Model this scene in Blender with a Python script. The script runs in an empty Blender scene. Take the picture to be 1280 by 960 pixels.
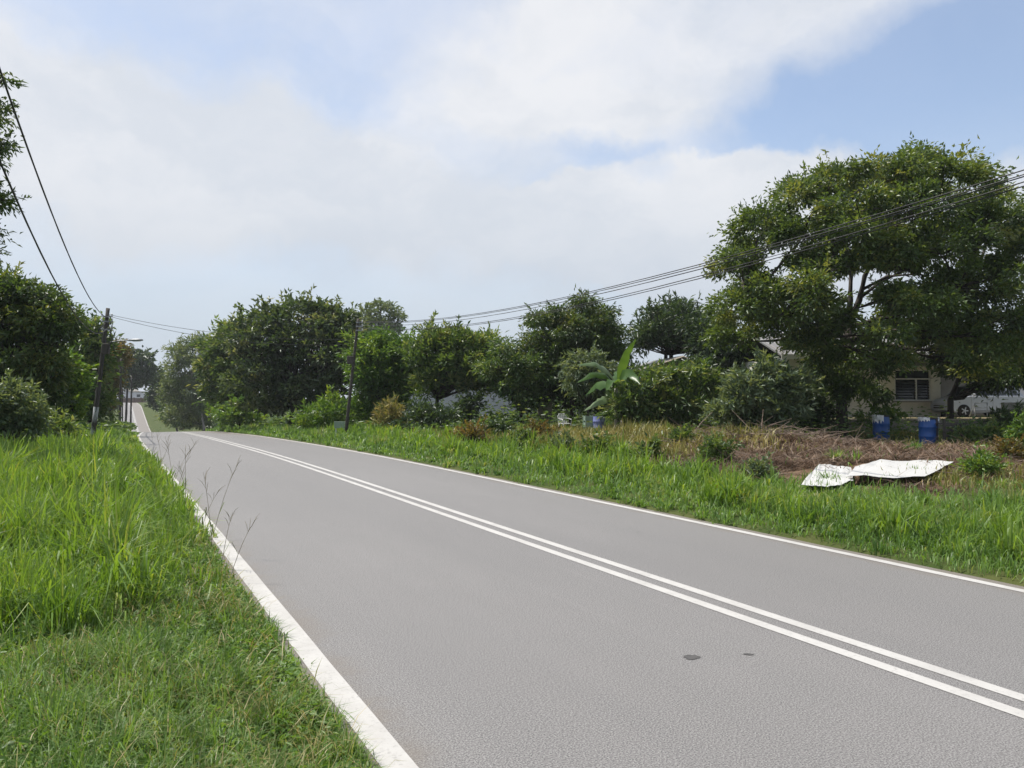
import bpy, math, random
import numpy as np
from mathutils import Vector, Matrix

# ------------------------------------------------------------------ camera, sky, sun, exposure
TH = math.radians(27.8)            # the camera looks 27.8 degrees right of the road's direction (+Y)
ST, CT = math.sin(TH), math.cos(TH)
FPX, CAMH, HOR = 961.0, 1.9, 498.0
sc = bpy.context.scene
col = sc.collection
cam_d = bpy.data.cameras.new('camera'); cam = bpy.data.objects.new('camera', cam_d); col.objects.link(cam)
cam.location = (0, 0, CAMH)
cam.rotation_euler = (math.radians(90) + math.atan(18 / FPX), 0, -TH)
cam_d.sensor_width = 36.0; cam_d.lens = 36.0 * FPX / 1280.0
cam_d.clip_start = 0.05; cam_d.clip_end = 9000
sc.camera = cam
sc.view_settings.view_transform = 'Standard'; sc.view_settings.look = 'None'
sc.view_settings.gamma = 1.0; sc.view_settings.use_curve_mapping = False
sc.view_settings.exposure = 0.25
sc.cycles.use_denoising = True
sc.cycles.max_bounces = 8; sc.cycles.transparent_max_bounces = 8
sc.cycles.diffuse_bounces = 2; sc.cycles.glossy_bounces = 2; sc.cycles.transmission_bounces = 4
sc.cycles.volume_bounces = 0

SUN_EL = math.radians(62)
SUN_AZ = TH + math.radians(-67)     # compass-like angle from +Y, clockwise: front left of the camera
sun_d = bpy.data.lights.new('sun', 'SUN'); sun = bpy.data.objects.new('sun', sun_d); col.objects.link(sun)
sun_d.energy = 4.7; sun_d.angle = math.radians(0.7); sun_d.color = (1.0, 0.95, 0.87)
sdir = Vector((math.sin(SUN_AZ) * math.cos(SUN_EL), math.cos(SUN_AZ) * math.cos(SUN_EL), math.sin(SUN_EL)))
sun.rotation_euler = (-sdir).to_track_quat('-Z', 'Y').to_euler()
sun.location = sdir * 60

world = bpy.data.worlds.new('World'); sc.world = world; world.use_nodes = True


def pix_dir(u, v):
    """world direction of a point of the sky, measured on the photograph"""
    x = (u - 640) / FPX; y = (480 - v) / FPX
    d = Vector((x, y, -1.0)); d = cam.rotation_euler.to_matrix() @ d
    return d.normalized()


def build_world():
    nt = world.node_tree; N = nt.nodes; L = nt.links; N.clear()
    out = N.new('ShaderNodeOutputWorld')
    sky = N.new('ShaderNodeTexSky'); sky.sky_type = 'NISHITA'; sky.sun_disc = False
    sky.sun_elevation = SUN_EL; sky.sun_rotation = SUN_AZ
    sky.air_density = 1.0; sky.dust_density = 1.2; sky.ozone_density = 1.5
    b1 = N.new('ShaderNodeBackground'); b1.inputs[1].default_value = 0.15
    L.new(sky.outputs[0], b1.inputs[0])
    tc = N.new('ShaderNodeTexCoord')

    def vm(op, a, b=None):
        n = N.new('ShaderNodeVectorMath'); n.operation = op
        for i, q in enumerate((a, b)):
            if q is None: continue
            if isinstance(q, (tuple, list, Vector)): n.inputs[i].default_value = tuple(q)
            else: L.new(q, n.inputs[i])
        return n.outputs['Value'] if op in ('DOT_PRODUCT', 'LENGTH') else n.outputs['Vector']

    def m(op, a, b=None, c=None, clamp=False):
        n = N.new('ShaderNodeMath'); n.operation = op; n.use_clamp = clamp
        for i, q in enumerate((a, b, c)):
            if q is None: continue
            if isinstance(q, (int, float)): n.inputs[i].default_value = q
            else: L.new(q, n.inputs[i])
        return n.outputs[0]

    def ramp01(val, lo, hi):
        n = N.new('ShaderNodeMapRange'); n.interpolation_type = 'SMOOTHSTEP'
        n.inputs[1].default_value = lo; n.inputs[2].default_value = hi
        L.new(val, n.inputs[0]); return n.outputs[0]

    d = tc.outputs['Generated']
    sep = N.new('ShaderNodeSeparateXYZ'); L.new(d, sep.inputs[0])
    zc = m('ADD', m('MAXIMUM', sep.outputs[2], 0.0), 0.22)
    comb = N.new('ShaderNodeCombineXYZ')
    L.new(m('DIVIDE', sep.outputs[0], zc), comb.inputs[0]); L.new(m('DIVIDE', sep.outputs[1], zc), comb.inputs[1])

    def noise(vec, scale, detail, rough, colour=False):
        n = N.new('ShaderNodeTexNoise'); n.inputs['Scale'].default_value = scale
        n.inputs['Detail'].default_value = detail; n.inputs['Roughness'].default_value = rough
        L.new(vec, n.inputs['Vector']); return n.outputs['Color'] if colour else n.outputs[0]

    # edges of the clouds are broken up by noise added to the direction
    wob = vm('SCALE', vm('SUBTRACT', noise(d, 3.2, 6, 0.6, True), (0.5, 0.5, 0.5)))
    wob.node.inputs['Scale'].default_value = 0.26
    dw = vm('ADD', d, wob)
    right = Vector((CT, -ST, 0))

    def bank(u, v, ru, rv, rot, lo, hi, amp):
        c = pix_dir(u, v); up = right.cross(c).normalized(); r = c.cross(up).normalized() * -1
        if r.dot(right) < 0: r = -r
        a = math.radians(rot)
        e1 = r * math.cos(a) - up * math.sin(a); e2 = r * math.sin(a) + up * math.cos(a)
        q = vm('SUBTRACT', dw, c)
        a1 = m('MULTIPLY', vm('DOT_PRODUCT', q, e1), FPX / ru)
        a2 = m('MULTIPLY', vm('DOT_PRODUCT', q, e2), FPX / rv)
        rr = m('SQRT', m('ADD', m('MULTIPLY', a1, a1), m('MULTIPLY', a2, a2)))
        front = m('GREATER_THAN', vm('DOT_PRODUCT', d, c), 0.0)
        k = m('SUBTRACT', 1.0, ramp01(rr, lo, hi))
        return m('MULTIPLY', m('MULTIPLY', k, amp), front)

    general = ramp01(noise(vm('MULTIPLY', comb.outputs[0], (1.0, 0.45, 1.0)), 1.6, 8, 0.6), 0.40, 0.72)
    mask = m('ADD', 0.50, m('MULTIPLY', general, 0.26))
    for args in SKY_BANKS:
        k = bank(*args)
        mask = m('ADD', mask, k)
    fine = m('MULTIPLY', m('SUBTRACT', noise(vm('MULTIPLY', dw, (1.0, 1.0, 2.6)), 5.0, 8, 0.62), 0.5), 0.36)
    mask = m('ADD', mask, fine, clamp=True)
    mask = m('MINIMUM', m('MAXIMUM', mask, 0.18), 0.97)
    # low air near the horizon is evenly pale and greyer
    low = m('SUBTRACT', 1.0, ramp01(sep.outputs[2], 0.02, 0.34))
    mask2 = m('ADD', m('MULTIPLY', mask, m('SUBTRACT', 1.0, m('MULTIPLY', low, 0.75))), m('MULTIPLY', low, 0.80), clamp=True)
    shade = ramp01(noise(vm('MULTIPLY', dw, (1.0, 1.0, 2.2)), 3.0, 8, 0.6), 0.34, 0.64)
    cmix = N.new('ShaderNodeMix'); cmix.data_type = 'RGBA'
    L.new(shade, cmix.inputs[0]); cmix.inputs[6].default_value = (0.60, 0.635, 0.69, 1); cmix.inputs[7].default_value = (0.735, 0.745, 0.77, 1)
    hmix = N.new('ShaderNodeMix'); hmix.data_type = 'RGBA'
    L.new(low, hmix.inputs[0]); L.new(cmix.outputs[2], hmix.inputs[6]); hmix.inputs[7].default_value = (0.48, 0.54, 0.62, 1)
    b2 = N.new('ShaderNodeBackground'); L.new(hmix.outputs[2], b2.inputs[0]); b2.inputs[1].default_value = 1.0
    mx = N.new('ShaderNodeMixShader'); L.new(mask2, mx.inputs[0]); L.new(b1.outputs[0], mx.inputs[1]); L.new(b2.outputs[0], mx.inputs[2])
    L.new(mx.outputs[0], out.inputs[0])


#            u     v    ru   rv  rot  lo   hi   amount
SKY_BANKS = [(170, 190, 560, 120, 14, 0.3, 1.15, 0.55),
             (520, 270, 420, 100, 8, 0.2, 1.2, 0.30),
             (820, 40, 330, 120, -8, 0.60, 1.05, 0.36),
             (640, 150, 260, 70, 0, 0.3, 1.1, 0.25),
             (890, 290, 245, 105, 0, 0.86, 1.01, 0.50),
             (1090, 255, 300, 75, 0, 0.5, 1.05, 0.45),
             (1190, 95, 300, 110, -22, 0.3, 1.1, -0.58),
             (770, 205, 120, 38, 20, 0.2, 1.1, -0.30),
             (330, 70, 260, 60, 8, 0.1, 1.2, -0.10)]
build_world()

# ------------------------------------------------------------------ terrain functions
def sm(x, a, b):
    t = np.clip((np.asarray(x, float) - a) / (b - a), 0, 1)
    return t * t * (3 - 2 * t)


_PY = np.array([-200, 0, 25, 36, 50, 76, 110, 130, 160, 200, 225, 245, 300, 335, 380, 600, 5000.])
_PZ = np.array([0.0, 0, 0, -0.15, -0.42, -1.2, -2.45, -3.7, -6.2, -7.6, -7.3, -6.0, -0.7, 0.2, 0.3, -2, -6.])
_SY = np.array([-200, 0, 42, 62, 83, 125, 170, 220, 300, 380, 5000.])
_SX = np.array([0.0, 0, 0.1, 0.7, 1.75, 3.5, 3.7, 2.5, 2.7, 2.3, 2.3])
_GY = np.arange(-200, 700, 1.0)


def _smooth_table(xs, ys, k):
    v = np.interp(_GY, xs, ys)
    ker = np.hanning(k * 2 + 1); ker /= ker.sum()
    pad = np.concatenate([np.full(k, v[0]), v, np.full(k, v[-1])])
    return np.convolve(pad, ker, 'valid')


_PT = _smooth_table(_PY, _PZ, 14); _STB = _smooth_table(_SY, _SX, 18)
def prof(Y): return np.interp(Y, _GY, _PT)
def shift(Y): return np.interp(Y, _GY, _STB)
RL, RR = 1.15, 8.20                 # the asphalt's edges


def n2(x, y, s=1.0, o=0.0):
    """smooth cheap noise in about -1..1"""
    x = np.asarray(x, float) * s + o; y = np.asarray(y, float) * s - o * 0.7
    return (np.sin(x * 1.7 + 1.3 * np.sin(y * 1.1 + o)) + np.sin(y * 2.1 + 1.7 * np.sin(x * 0.9 - o)) +
            0.6 * np.sin(x * 3.9 + y * 2.7 + o) + 0.5 * np.sin(y * 5.1 - x * 4.3 + 2 * o)) / 3.1


def cam_xy(u, z):
    x = (u - 640) / FPX * z
    return x * CT + z * ST, -x * ST + z * CT


def to_cam(X, Y):
    return X * CT - Y * ST, X * ST + Y * CT        # lateral, depth


def ell(X, Y, u, z, rx, rz):
    cx, cy = cam_xy(u, z); a, b = to_cam(np.asarray(X) - cx, np.asarray(Y) - cy)
    return np.sqrt((a / rx) ** 2 + (b / rz) ** 2)


def ground(X, Y):
    X = np.asarray(X, float); Y = np.asarray(Y, float)
    p = prof(Y); d = X - shift(Y)
    tl = RL - d; tr = d - RR
    left = p * (1 - 0.35 * sm(tl, 3, 20)) + 0.0 + 0.03 * sm(tl, -0.04, 0.03) + 0.14 * sm(tl, 0, 1.6) + 0.35 * sm(tl, 5, 25) \
        + 0.05 * n2(X, Y, 0.9) * sm(tl, 0.3, 2)
    right = p * (1 - 0.45 * sm(tr, 3, 22)) + 0.03 * sm(tr, -0.04, 0.03) + 0.08 * sm(tr, 0.1, 1.5) + 0.24 * sm(tr, 1.5, 6.5) \
        + 0.05 * n2(X, Y, 0.8, 2) * sm(tr, 0.4, 2.5)
    mound = 0.07 * (1 - sm(ell(X, Y, 1090, 19.5, 5.2, 5.0), 0.35, 1.0)) * (1 + 0.35 * n2(X, Y, 1.7, 5))
    mound = mound + 0.07 * (0.2 + n2(X, Y, 2.6, 7)) * (1 - sm(ell(X, Y, 1090, 19.5, 6.0, 5.6), 0.7, 1.0))
    mound = mound + 0.24 * (1 - sm(ell(X, Y, 975, 22.6, 3.4, 2.0), 0.2, 1.0)) * (1 + 0.4 * n2(X, Y, 2.2, 3))
    mound = mound + 0.28 * (1 - sm(ell(X, Y, 815, 26, 2.6, 2.4), 0.3, 1.0))
    right = right + mound * sm(tr, 1.0, 2.5)
    mid = (d > RL - 0.045) & (d < RR + 0.045)
    z = np.where(tl > tr, left, right)
    return np.where((d > RL + 0.03) & (d < RR - 0.03), p - 0.06, z)


def gz(X, Y): return float(ground(X, Y))


def at(u, z, dz=0.0):
    X, Y = cam_xy(u, z); return Vector((X, Y, gz(X, Y) + dz))


def pt(u, v, z):
    """the world point seen at (u, v) of the photograph, z metres ahead"""
    X, Y = cam_xy(u, z); return Vector((X, Y, CAMH + (HOR - v) / FPX * z))


# ------------------------------------------------------------------ object helpers
def tag(o, label=None, cat=None, group=None, kind=None):
    if label: o['label'] = label
    if cat: o['category'] = cat
    if group: o['group'] = group
    if kind: o['kind'] = kind
    return o


def thing(name, label, cat, loc=(0, 0, 0), rz=0.0, group=None):
    o = bpy.data.objects.new(name, None); col.objects.link(o)
    o.location = loc; o.rotation_euler = (0, 0, rz); o.empty_display_size = 0.2
    return tag(o, label, cat, group, 'thing')


def link(name, me, mat, parent=None):
    if mat is not None and not me.materials: me.materials.append(mat)
    o = bpy.data.objects.new(name, me); col.objects.link(o)
    if parent is not None:
        o.parent = parent
    return o


def copy_tree(o, parent=None):
    c = o.copy(); col.objects.link(c); c.parent = parent
    for ch in [x for x in o.children]: copy_tree(ch, c)
    return c


class MB:
    """collects shapes for ONE mesh"""
    def __init__(self): self.v = []; self.f = []

    def add(self, vs, fs):
        b = len(self.v); self.v += [tuple(p) for p in vs]; self.f += [tuple(b + i for i in f) for f in fs]; return self

    def box(self, c, s, M=None, bev=0.0):
        x, y, z = s[0] / 2, s[1] / 2, s[2] / 2
        if bev <= 0:
            vs = [Vector((sx * x, sy * y, sz * z)) for sz in (-1, 1) for sy in (-1, 1) for sx in (-1, 1)]
            fs = [(0, 2, 3, 1), (4, 5, 7, 6), (0, 1, 5, 4), (2, 6, 7, 3), (0, 4, 6, 2), (1, 3, 7, 5)]
        else:
            vs = []; b = min(bev, x * .9, y * .9, z * .9)
            ring = [(x - b, y), (-x + b, y), (-x, y - b), (-x, -y + b), (-x + b, -y), (x - b, -y), (x, -y + b), (x, y - b)]
            ins = [(px - math.copysign(b * .7, px), py - math.copysign(b * .7, py)) for px, py in ring]
            for r, zz in ((ins, -z), (ring, -z + b), (ring, z - b), (ins, z)): vs += [Vector((p[0], p[1], zz)) for p in r]
            fs = [tuple(range(7, -1, -1)), tuple(range(24, 32))]
            fs = [tuple(range(0, 8))[::-1], tuple(range(24, 32))]
            for k in range(3):
                for i in range(8): j = (i + 1) % 8; fs.append((k * 8 + i, k * 8 + j, k * 8 + 8 + j, k * 8 + 8 + i))
        if M is not None: vs = [M @ p for p in vs]
        return self.add([p + Vector(c) for p in vs], fs)

    def tube(self, pts, rad, n=8, cap=True):
        pts = [Vector(p) for p in pts]; m_ = len(pts)
        if not hasattr(rad, '__len__'): rad = [rad] * m_
        vs = []; ref = None
        for i, p in enumerate(pts):
            t = (pts[min(i + 1, m_ - 1)] - pts[max(i - 1, 0)]).normalized()
            if ref is None: ref = Vector((1, 0, 0)) if abs(t.x) < 0.8 else Vector((0, 1, 0))
            a = t.cross(ref).normalized(); b = t.cross(a); ref = b.cross(t)
            for k in range(n):
                an = 2 * math.pi * k / n; vs.append(p + (a * math.cos(an) + b * math.sin(an)) * rad[i])
        fs = [(i * n + k, i * n + (k + 1) % n, (i + 1) * n + (k + 1) % n, (i + 1) * n + k) for i in range(m_ - 1) for k in range(n)]
        if cap: fs += [tuple(range(n))[::-1], tuple(range((m_ - 1) * n, m_ * n))]
        return self.add(vs, fs)

    def lathe(self, prof_, n=20, c=(0, 0, 0), axis='z'):
        vs = []
        for r, h in prof_:
            for k in range(n):
                a = 2 * math.pi * k / n
                p = (r * math.cos(a), r * math.sin(a), h)
                if axis == 'y': p = (p[0], p[2], p[1])
                vs.append(Vector(p) + Vector(c))
        m_ = len(prof_)
        fs = [(i * n + k, i * n + (k + 1) % n, (i + 1) * n + (k + 1) % n, (i + 1) * n + k) for i in range(m_ - 1) for k in range(n)]
        fs += [tuple(range(n))[::-1], tuple(range((m_ - 1) * n, m_ * n))]
        return self.add(vs, fs)

    def prism(self, outline, h0, h1, axis='y'):
        n = len(outline)
        if axis == 'y': vs = [(x, h0, z) for x, z in outline] + [(x, h1, z) for x, z in outline]
        else: vs = [(x, y, h0) for x, y in outline] + [(x, y, h1) for x, y in outline]
        fs = [tuple(range(n)), tuple(range(n, 2 * n))[::-1]] + [(i, n + i, n + (i + 1) % n, (i + 1) % n) for i in range(n)]
        return self.add(vs, fs)

    def mesh(self, name, smooth=False):
        me = bpy.data.meshes.new(name); me.from_pydata(self.v, [], self.f); me.update()
        import bmesh
        bm = bmesh.new(); bm.from_mesh(me); bmesh.ops.recalc_face_normals(bm, faces=bm.faces); bm.to_mesh(me); bm.free()
        if smooth:
            me.polygons.foreach_set('use_smooth', [True] * len(me.polygons))
        return me

    def build(self, name, mat, parent=None, smooth=False): return link(name, self.mesh(name, smooth), mat, parent)


def smooth_by_angle(o, deg=40):
    me = o.data
    me.polygons.foreach_set('use_smooth', [True] * len(me.polygons))
    try: me.set_sharp_from_angle(angle=math.radians(deg))
    except Exception: pass
    return o


def np_mesh(name, V, F, attrs=None):
    """V (n,3) and F (m,3 or 4) as one mesh, with float attributes per vertex"""
    me = bpy.data.meshes.new(name); n, m_ = len(V), len(F); k = F.shape[1]
    me.vertices.add(n); me.vertices.foreach_set('co', np.ascontiguousarray(V, dtype=np.float32).ravel())
    me.loops.add(m_ * k); me.loops.foreach_set('vertex_index', np.ascontiguousarray(F, dtype=np.int32).ravel())
    me.polygons.add(m_); me.polygons.foreach_set('loop_start', np.arange(0, m_ * k, k, dtype=np.int32))
    try: me.polygons.foreach_set('loop_total', np.full(m_, k, dtype=np.int32))
    except Exception: pass
    me.update(calc_edges=True)
    for an, arr in (attrs or {}).items():
        at_ = me.attributes.new(an, 'FLOAT', 'POINT'); at_.data.foreach_set('value', np.ascontiguousarray(arr, dtype=np.float32))
    return me


# ------------------------------------------------------------------ materials
def newmat(name):
    mt = bpy.data.materials.new(name); mt.use_nodes = True
    nt = mt.node_tree; b = nt.nodes['Principled BSDF']; return mt, nt, b


def mixrgb(nt, fac, a, b, blend='MIX'):
    n = nt.nodes.new('ShaderNodeMix'); n.data_type = 'RGBA'; n.blend_type = blend
    for idx, q in ((0, fac), (6, a), (7, b)):
        if isinstance(q, (int, float)): n.inputs[idx].default_value = q
        elif isinstance(q, tuple): n.inputs[idx].default_value = (*q[:3], 1)
        else: nt.links.new(q, n.inputs[idx])
    return n.outputs[2]


def noise_node(nt, scale, detail=4, rough=0.55, coord='Object', stretch=None):
    tc = nt.nodes.new('ShaderNodeTexCoord'); v = tc.outputs[coord]
    if stretch:
        mp = nt.nodes.new('ShaderNodeMapping'); mp.inputs['Scale'].default_value = stretch; nt.links.new(v, mp.inputs[0]); v = mp.outputs[0]
    n = nt.nodes.new('ShaderNodeTexNoise'); n.inputs['Scale'].default_value = scale; n.inputs['Detail'].default_value = detail
    n.inputs['Roughness'].default_value = rough; nt.links.new(v, n.inputs['Vector']); return n.outputs[0]


def rng_node(nt, val, a, b, lo=0.0, hi=1.0):
    n = nt.nodes.new('ShaderNodeMapRange'); n.interpolation_type = 'SMOOTHSTEP'
    nt.links.new(val, n.inputs[0]); n.inputs[1].default_value = a; n.inputs[2].default_value = b
    n.inputs[3].default_value = lo; n.inputs[4].default_value = hi; return n.outputs[0]


def plain(name, c, rough=0.6, metal=0.0, dirt=0.25, scale=3.0, bump=0.0, spec=0.4, dirt_col=None, stretch=None):
    mt, nt, b = newmat(name)
    f = rng_node(nt, noise_node(nt, scale, 6, 0.65, stretch=stretch), 0.35, 0.75)
    dc = dirt_col or tuple(q * 0.45 for q in c)
    f2 = nt.nodes.new('ShaderNodeMath'); f2.operation = 'MULTIPLY'; nt.links.new(f, f2.inputs[0]); f2.inputs[1].default_value = dirt
    nt.links.new(mixrgb(nt, f2.outputs[0], c, dc), b.inputs['Base Color'])
    b.inputs['Roughness'].default_value = rough; b.inputs['Metallic'].default_value = metal
    b.inputs['Specular IOR Level'].default_value = spec
    if bump:
        bp = nt.nodes.new('ShaderNodeBump'); bp.inputs['Strength'].default_value = bump; bp.inputs['Distance'].default_value = 0.02
        nt.links.new(noise_node(nt, scale * 6, 5), bp.inputs['Height']); nt.links.new(bp.outputs[0], b.inputs['Normal'])
    return mt


def leafmat(name, cols, trans=0.4, rough=0.45, spec=0.35, tint=(1.7, 1.45, 0.6)):
    """cols: colours along the per-leaf random value; light passes through the blade"""
    mt, nt, b = newmat(name)
    a = nt.nodes.new('ShaderNodeAttribute'); a.attribute_name = 'rnd'
    r = nt.nodes.new('ShaderNodeValToRGB'); el = r.color_ramp.elements
    while len(el) < len(cols): el.new(0.5)
    for i, c in enumerate(cols):
        el[i].position = i / (len(cols) - 1); el[i].color = (*c, 1)
    nt.links.new(a.outputs['Fac'], r.inputs[0])
    nt.links.new(r.outputs[0], b.inputs['Base Color']); b.inputs['Roughness'].default_value = rough
    b.inputs['Specular IOR Level'].default_value = spec
    t = nt.nodes.new('ShaderNodeBsdfTranslucent')
    nt.links.new(mixrgb(nt, 1.0, r.outputs[0], tint, 'MULTIPLY'), t.inputs[0])
    mx = nt.nodes.new('ShaderNodeMixShader'); mx.inputs[0].default_value = trans
    out = nt.nodes['Material Output']
    nt.links.new(b.outputs[0], mx.inputs[1]); nt.links.new(t.outputs[0], mx.inputs[2]); nt.links.new(mx.outputs[0], out.inputs[0])
    return mt


M = {}
M['bark'] = plain('bark', (0.055, 0.046, 0.038), 0.9, dirt=0.7, scale=4, bump=0.6, stretch=(3, 3, 0.6))
M['pale_bark'] = plain('pale_bark', (0.30, 0.28, 0.25), 0.85, dirt=0.5, scale=3, bump=0.4)
M['twig'] = plain('twig', (0.20, 0.15, 0.115), 0.9, dirt=0.6, scale=6)
M['mango'] = leafmat('mango_leaves', [(0.026, 0.054, 0.019), (0.050, 0.094, 0.026), (0.080, 0.134, 0.037), (0.140, 0.161, 0.040)], 0.40, rough=0.38, spec=0.5)
M['big'] = leafmat('broad_tree_leaves', [(0.039, 0.072, 0.024), (0.070, 0.122, 0.033), (0.103, 0.160, 0.046), (0.175, 0.205, 0.061)], 0.44, rough=0.38, spec=0.5)
M['dark'] = leafmat('dark_leaves', [(0.022, 0.044, 0.020), (0.039, 0.075, 0.030), (0.063, 0.105, 0.041)], 0.36, rough=0.38, spec=0.5)
M['bright'] = leafmat('bright_leaves', [(0.045, 0.105, 0.021), (0.078, 0.164, 0.029), (0.117, 0.209, 0.040), (0.171, 0.242, 0.045)], 0.42, rough=0.38, spec=0.5)
M['greyleaf'] = leafmat('grey_green_leaves', [(0.064, 0.105, 0.056), (0.109, 0.161, 0.089), (0.177, 0.225, 0.137)], 0.40, rough=0.4)
M['mid'] = leafmat('mid_leaves', [(0.037, 0.079, 0.026), (0.066, 0.126, 0.037), (0.106, 0.171, 0.051), (0.200, 0.235, 0.106)], 0.46, rough=0.38, spec=0.5)
M['pale'] = leafmat('pale_topped_leaves', [(0.026, 0.056, 0.023), (0.049, 0.086, 0.035), (0.077, 0.122, 0.049), (0.174, 0.204, 0.122)], 0.40, rough=0.38, spec=0.5)
M['rust'] = leafmat('rusty_leaves', [(0.06, 0.075, 0.025), (0.12, 0.11, 0.035), (0.20, 0.13, 0.05)], 0.35)
M['grass'] = leafmat('verge_grass', [(0.069, 0.141, 0.035), (0.117, 0.214, 0.049), (0.172, 0.283, 0.075), (0.302, 0.316, 0.148)], 0.45, tint=(1.3, 1.25, 0.45), rough=0.45, spec=0.40)
M['tallgrass'] = leafmat('tall_grass_blades', [(0.085, 0.169, 0.032), (0.138, 0.241, 0.046), (0.201, 0.313, 0.064), (0.323, 0.353, 0.104)], 0.48, tint=(1.3, 1.25, 0.4), rough=0.46, spec=0.40)
M['drygrass'] = leafmat('dry_grass', [(0.11, 0.15, 0.035), (0.21, 0.21, 0.06), (0.30, 0.26, 0.09), (0.36, 0.29, 0.15)], 0.3, tint=(1.2, 1.15, 0.6))
M['straw'] = leafmat('dead_straw', [(0.075, 0.048, 0.034), (0.140, 0.092, 0.062), (0.215, 0.150, 0.105), (0.34, 0.265, 0.19)], 0.15, spec=0.15, tint=(1, 1, .8))
M['banana'] = leafmat('banana_leaf', [(0.055, 0.120, 0.026), (0.085, 0.165, 0.038)], 0.45, rough=0.35)
M['banana_grey'] = leafmat('banana_leaf_pale', [(0.12, 0.19, 0.085), (0.20, 0.27, 0.14)], 0.35, rough=0.35)
M['timber'] = plain('weathered_timber', (0.062, 0.055, 0.048), 0.85, dirt=0.5, scale=2, stretch=(4, 4, 0.5), bump=0.3)
M['polepaint'] = plain('grey_pole_paint', (0.40, 0.42, 0.43), 0.7, dirt=0.5, scale=3)
M['galv'] = plain('galvanised_steel', (0.27, 0.28, 0.29), 0.5, 0.5, dirt=0.3)
M['black'] = plain('black_cable', (0.022, 0.022, 0.024), 0.6, dirt=0.1)
M['white'] = plain('white_paint', (0.72, 0.72, 0.70), 0.6, dirt=0.35, scale=2)
M['line'] = None
M['cream'] = plain('cream_render', (0.74, 0.70, 0.59), 0.85, dirt=0.45, scale=0.9, bump=0.1)
M['whitewall'] = plain('white_render', (0.62, 0.62, 0.66), 0.85, dirt=0.25, scale=0.7, bump=0.05)
M['concrete'] = plain('stained_concrete', (0.30, 0.28, 0.245), 0.9, dirt=0.65, scale=1.6, bump=0.25)
M['beige'] = plain('beige_concrete', (0.44, 0.38, 0.30), 0.9, dirt=0.4, scale=2, bump=0.15)
M['zinc'] = plain('old_zinc', (0.24, 0.24, 0.235), 0.55, 0.35, dirt=0.55, scale=1.2, dirt_col=(0.16, 0.12, 0.09))
M['darkroof'] = plain('dark_roof', (0.05, 0.05, 0.055), 0.7, dirt=0.3)
M['glass'] = plain('dark_window_glass', (0.03, 0.036, 0.042), 0.12, dirt=0.2, spec=0.6)
M['bluedrum'] = plain('blue_plastic', (0.018, 0.085, 0.30), 0.42, dirt=0.35, scale=4, dirt_col=(0.03, 0.05, 0.11))
M['lilac'] = plain('faded_blue_plastic', (0.17, 0.20, 0.42), 0.5, dirt=0.3, scale=4)
M['plastic'] = plain('white_plastic_film', (0.74, 0.74, 0.74), 0.4, dirt=0.15, scale=6)
M['tarp'] = plain('white_sheet', (0.50, 0.50, 0.49), 0.55, dirt=0.22, scale=2.5, bump=0.08, dirt_col=(0.5, 0.47, 0.42))
M['carpaint'] = plain('silver_car_paint', (0.46, 0.48, 0.53), 0.28, 0.25, dirt=0.12, scale=1.0, spec=0.6)
M['rubber'] = plain('tyre_rubber', (0.02, 0.02, 0.02), 0.85, dirt=0.2)
M['rim'] = plain('alloy_rim', (0.45, 0.46, 0.48), 0.35, 0.7, dirt=0.2)
M['lampglass'] = plain('lamp_glass', (0.5, 0.5, 0.48), 0.2, dirt=0.1)
M['redlight'] = plain('red_light', (0.35, 0.02, 0.02), 0.25, dirt=0.1)
M['rock'] = plain('pale_rock', (0.40, 0.38, 0.35), 0.9, dirt=0.5, scale=5, bump=0.5)
M['brownwood'] = plain('brown_wood', (0.12, 0.075, 0.05), 0.85, dirt=0.5, scale=3)
M['palecrate'] = plain('pale_green_plastic', (0.25, 0.33, 0.25), 0.6, dirt=0.4)


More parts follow.
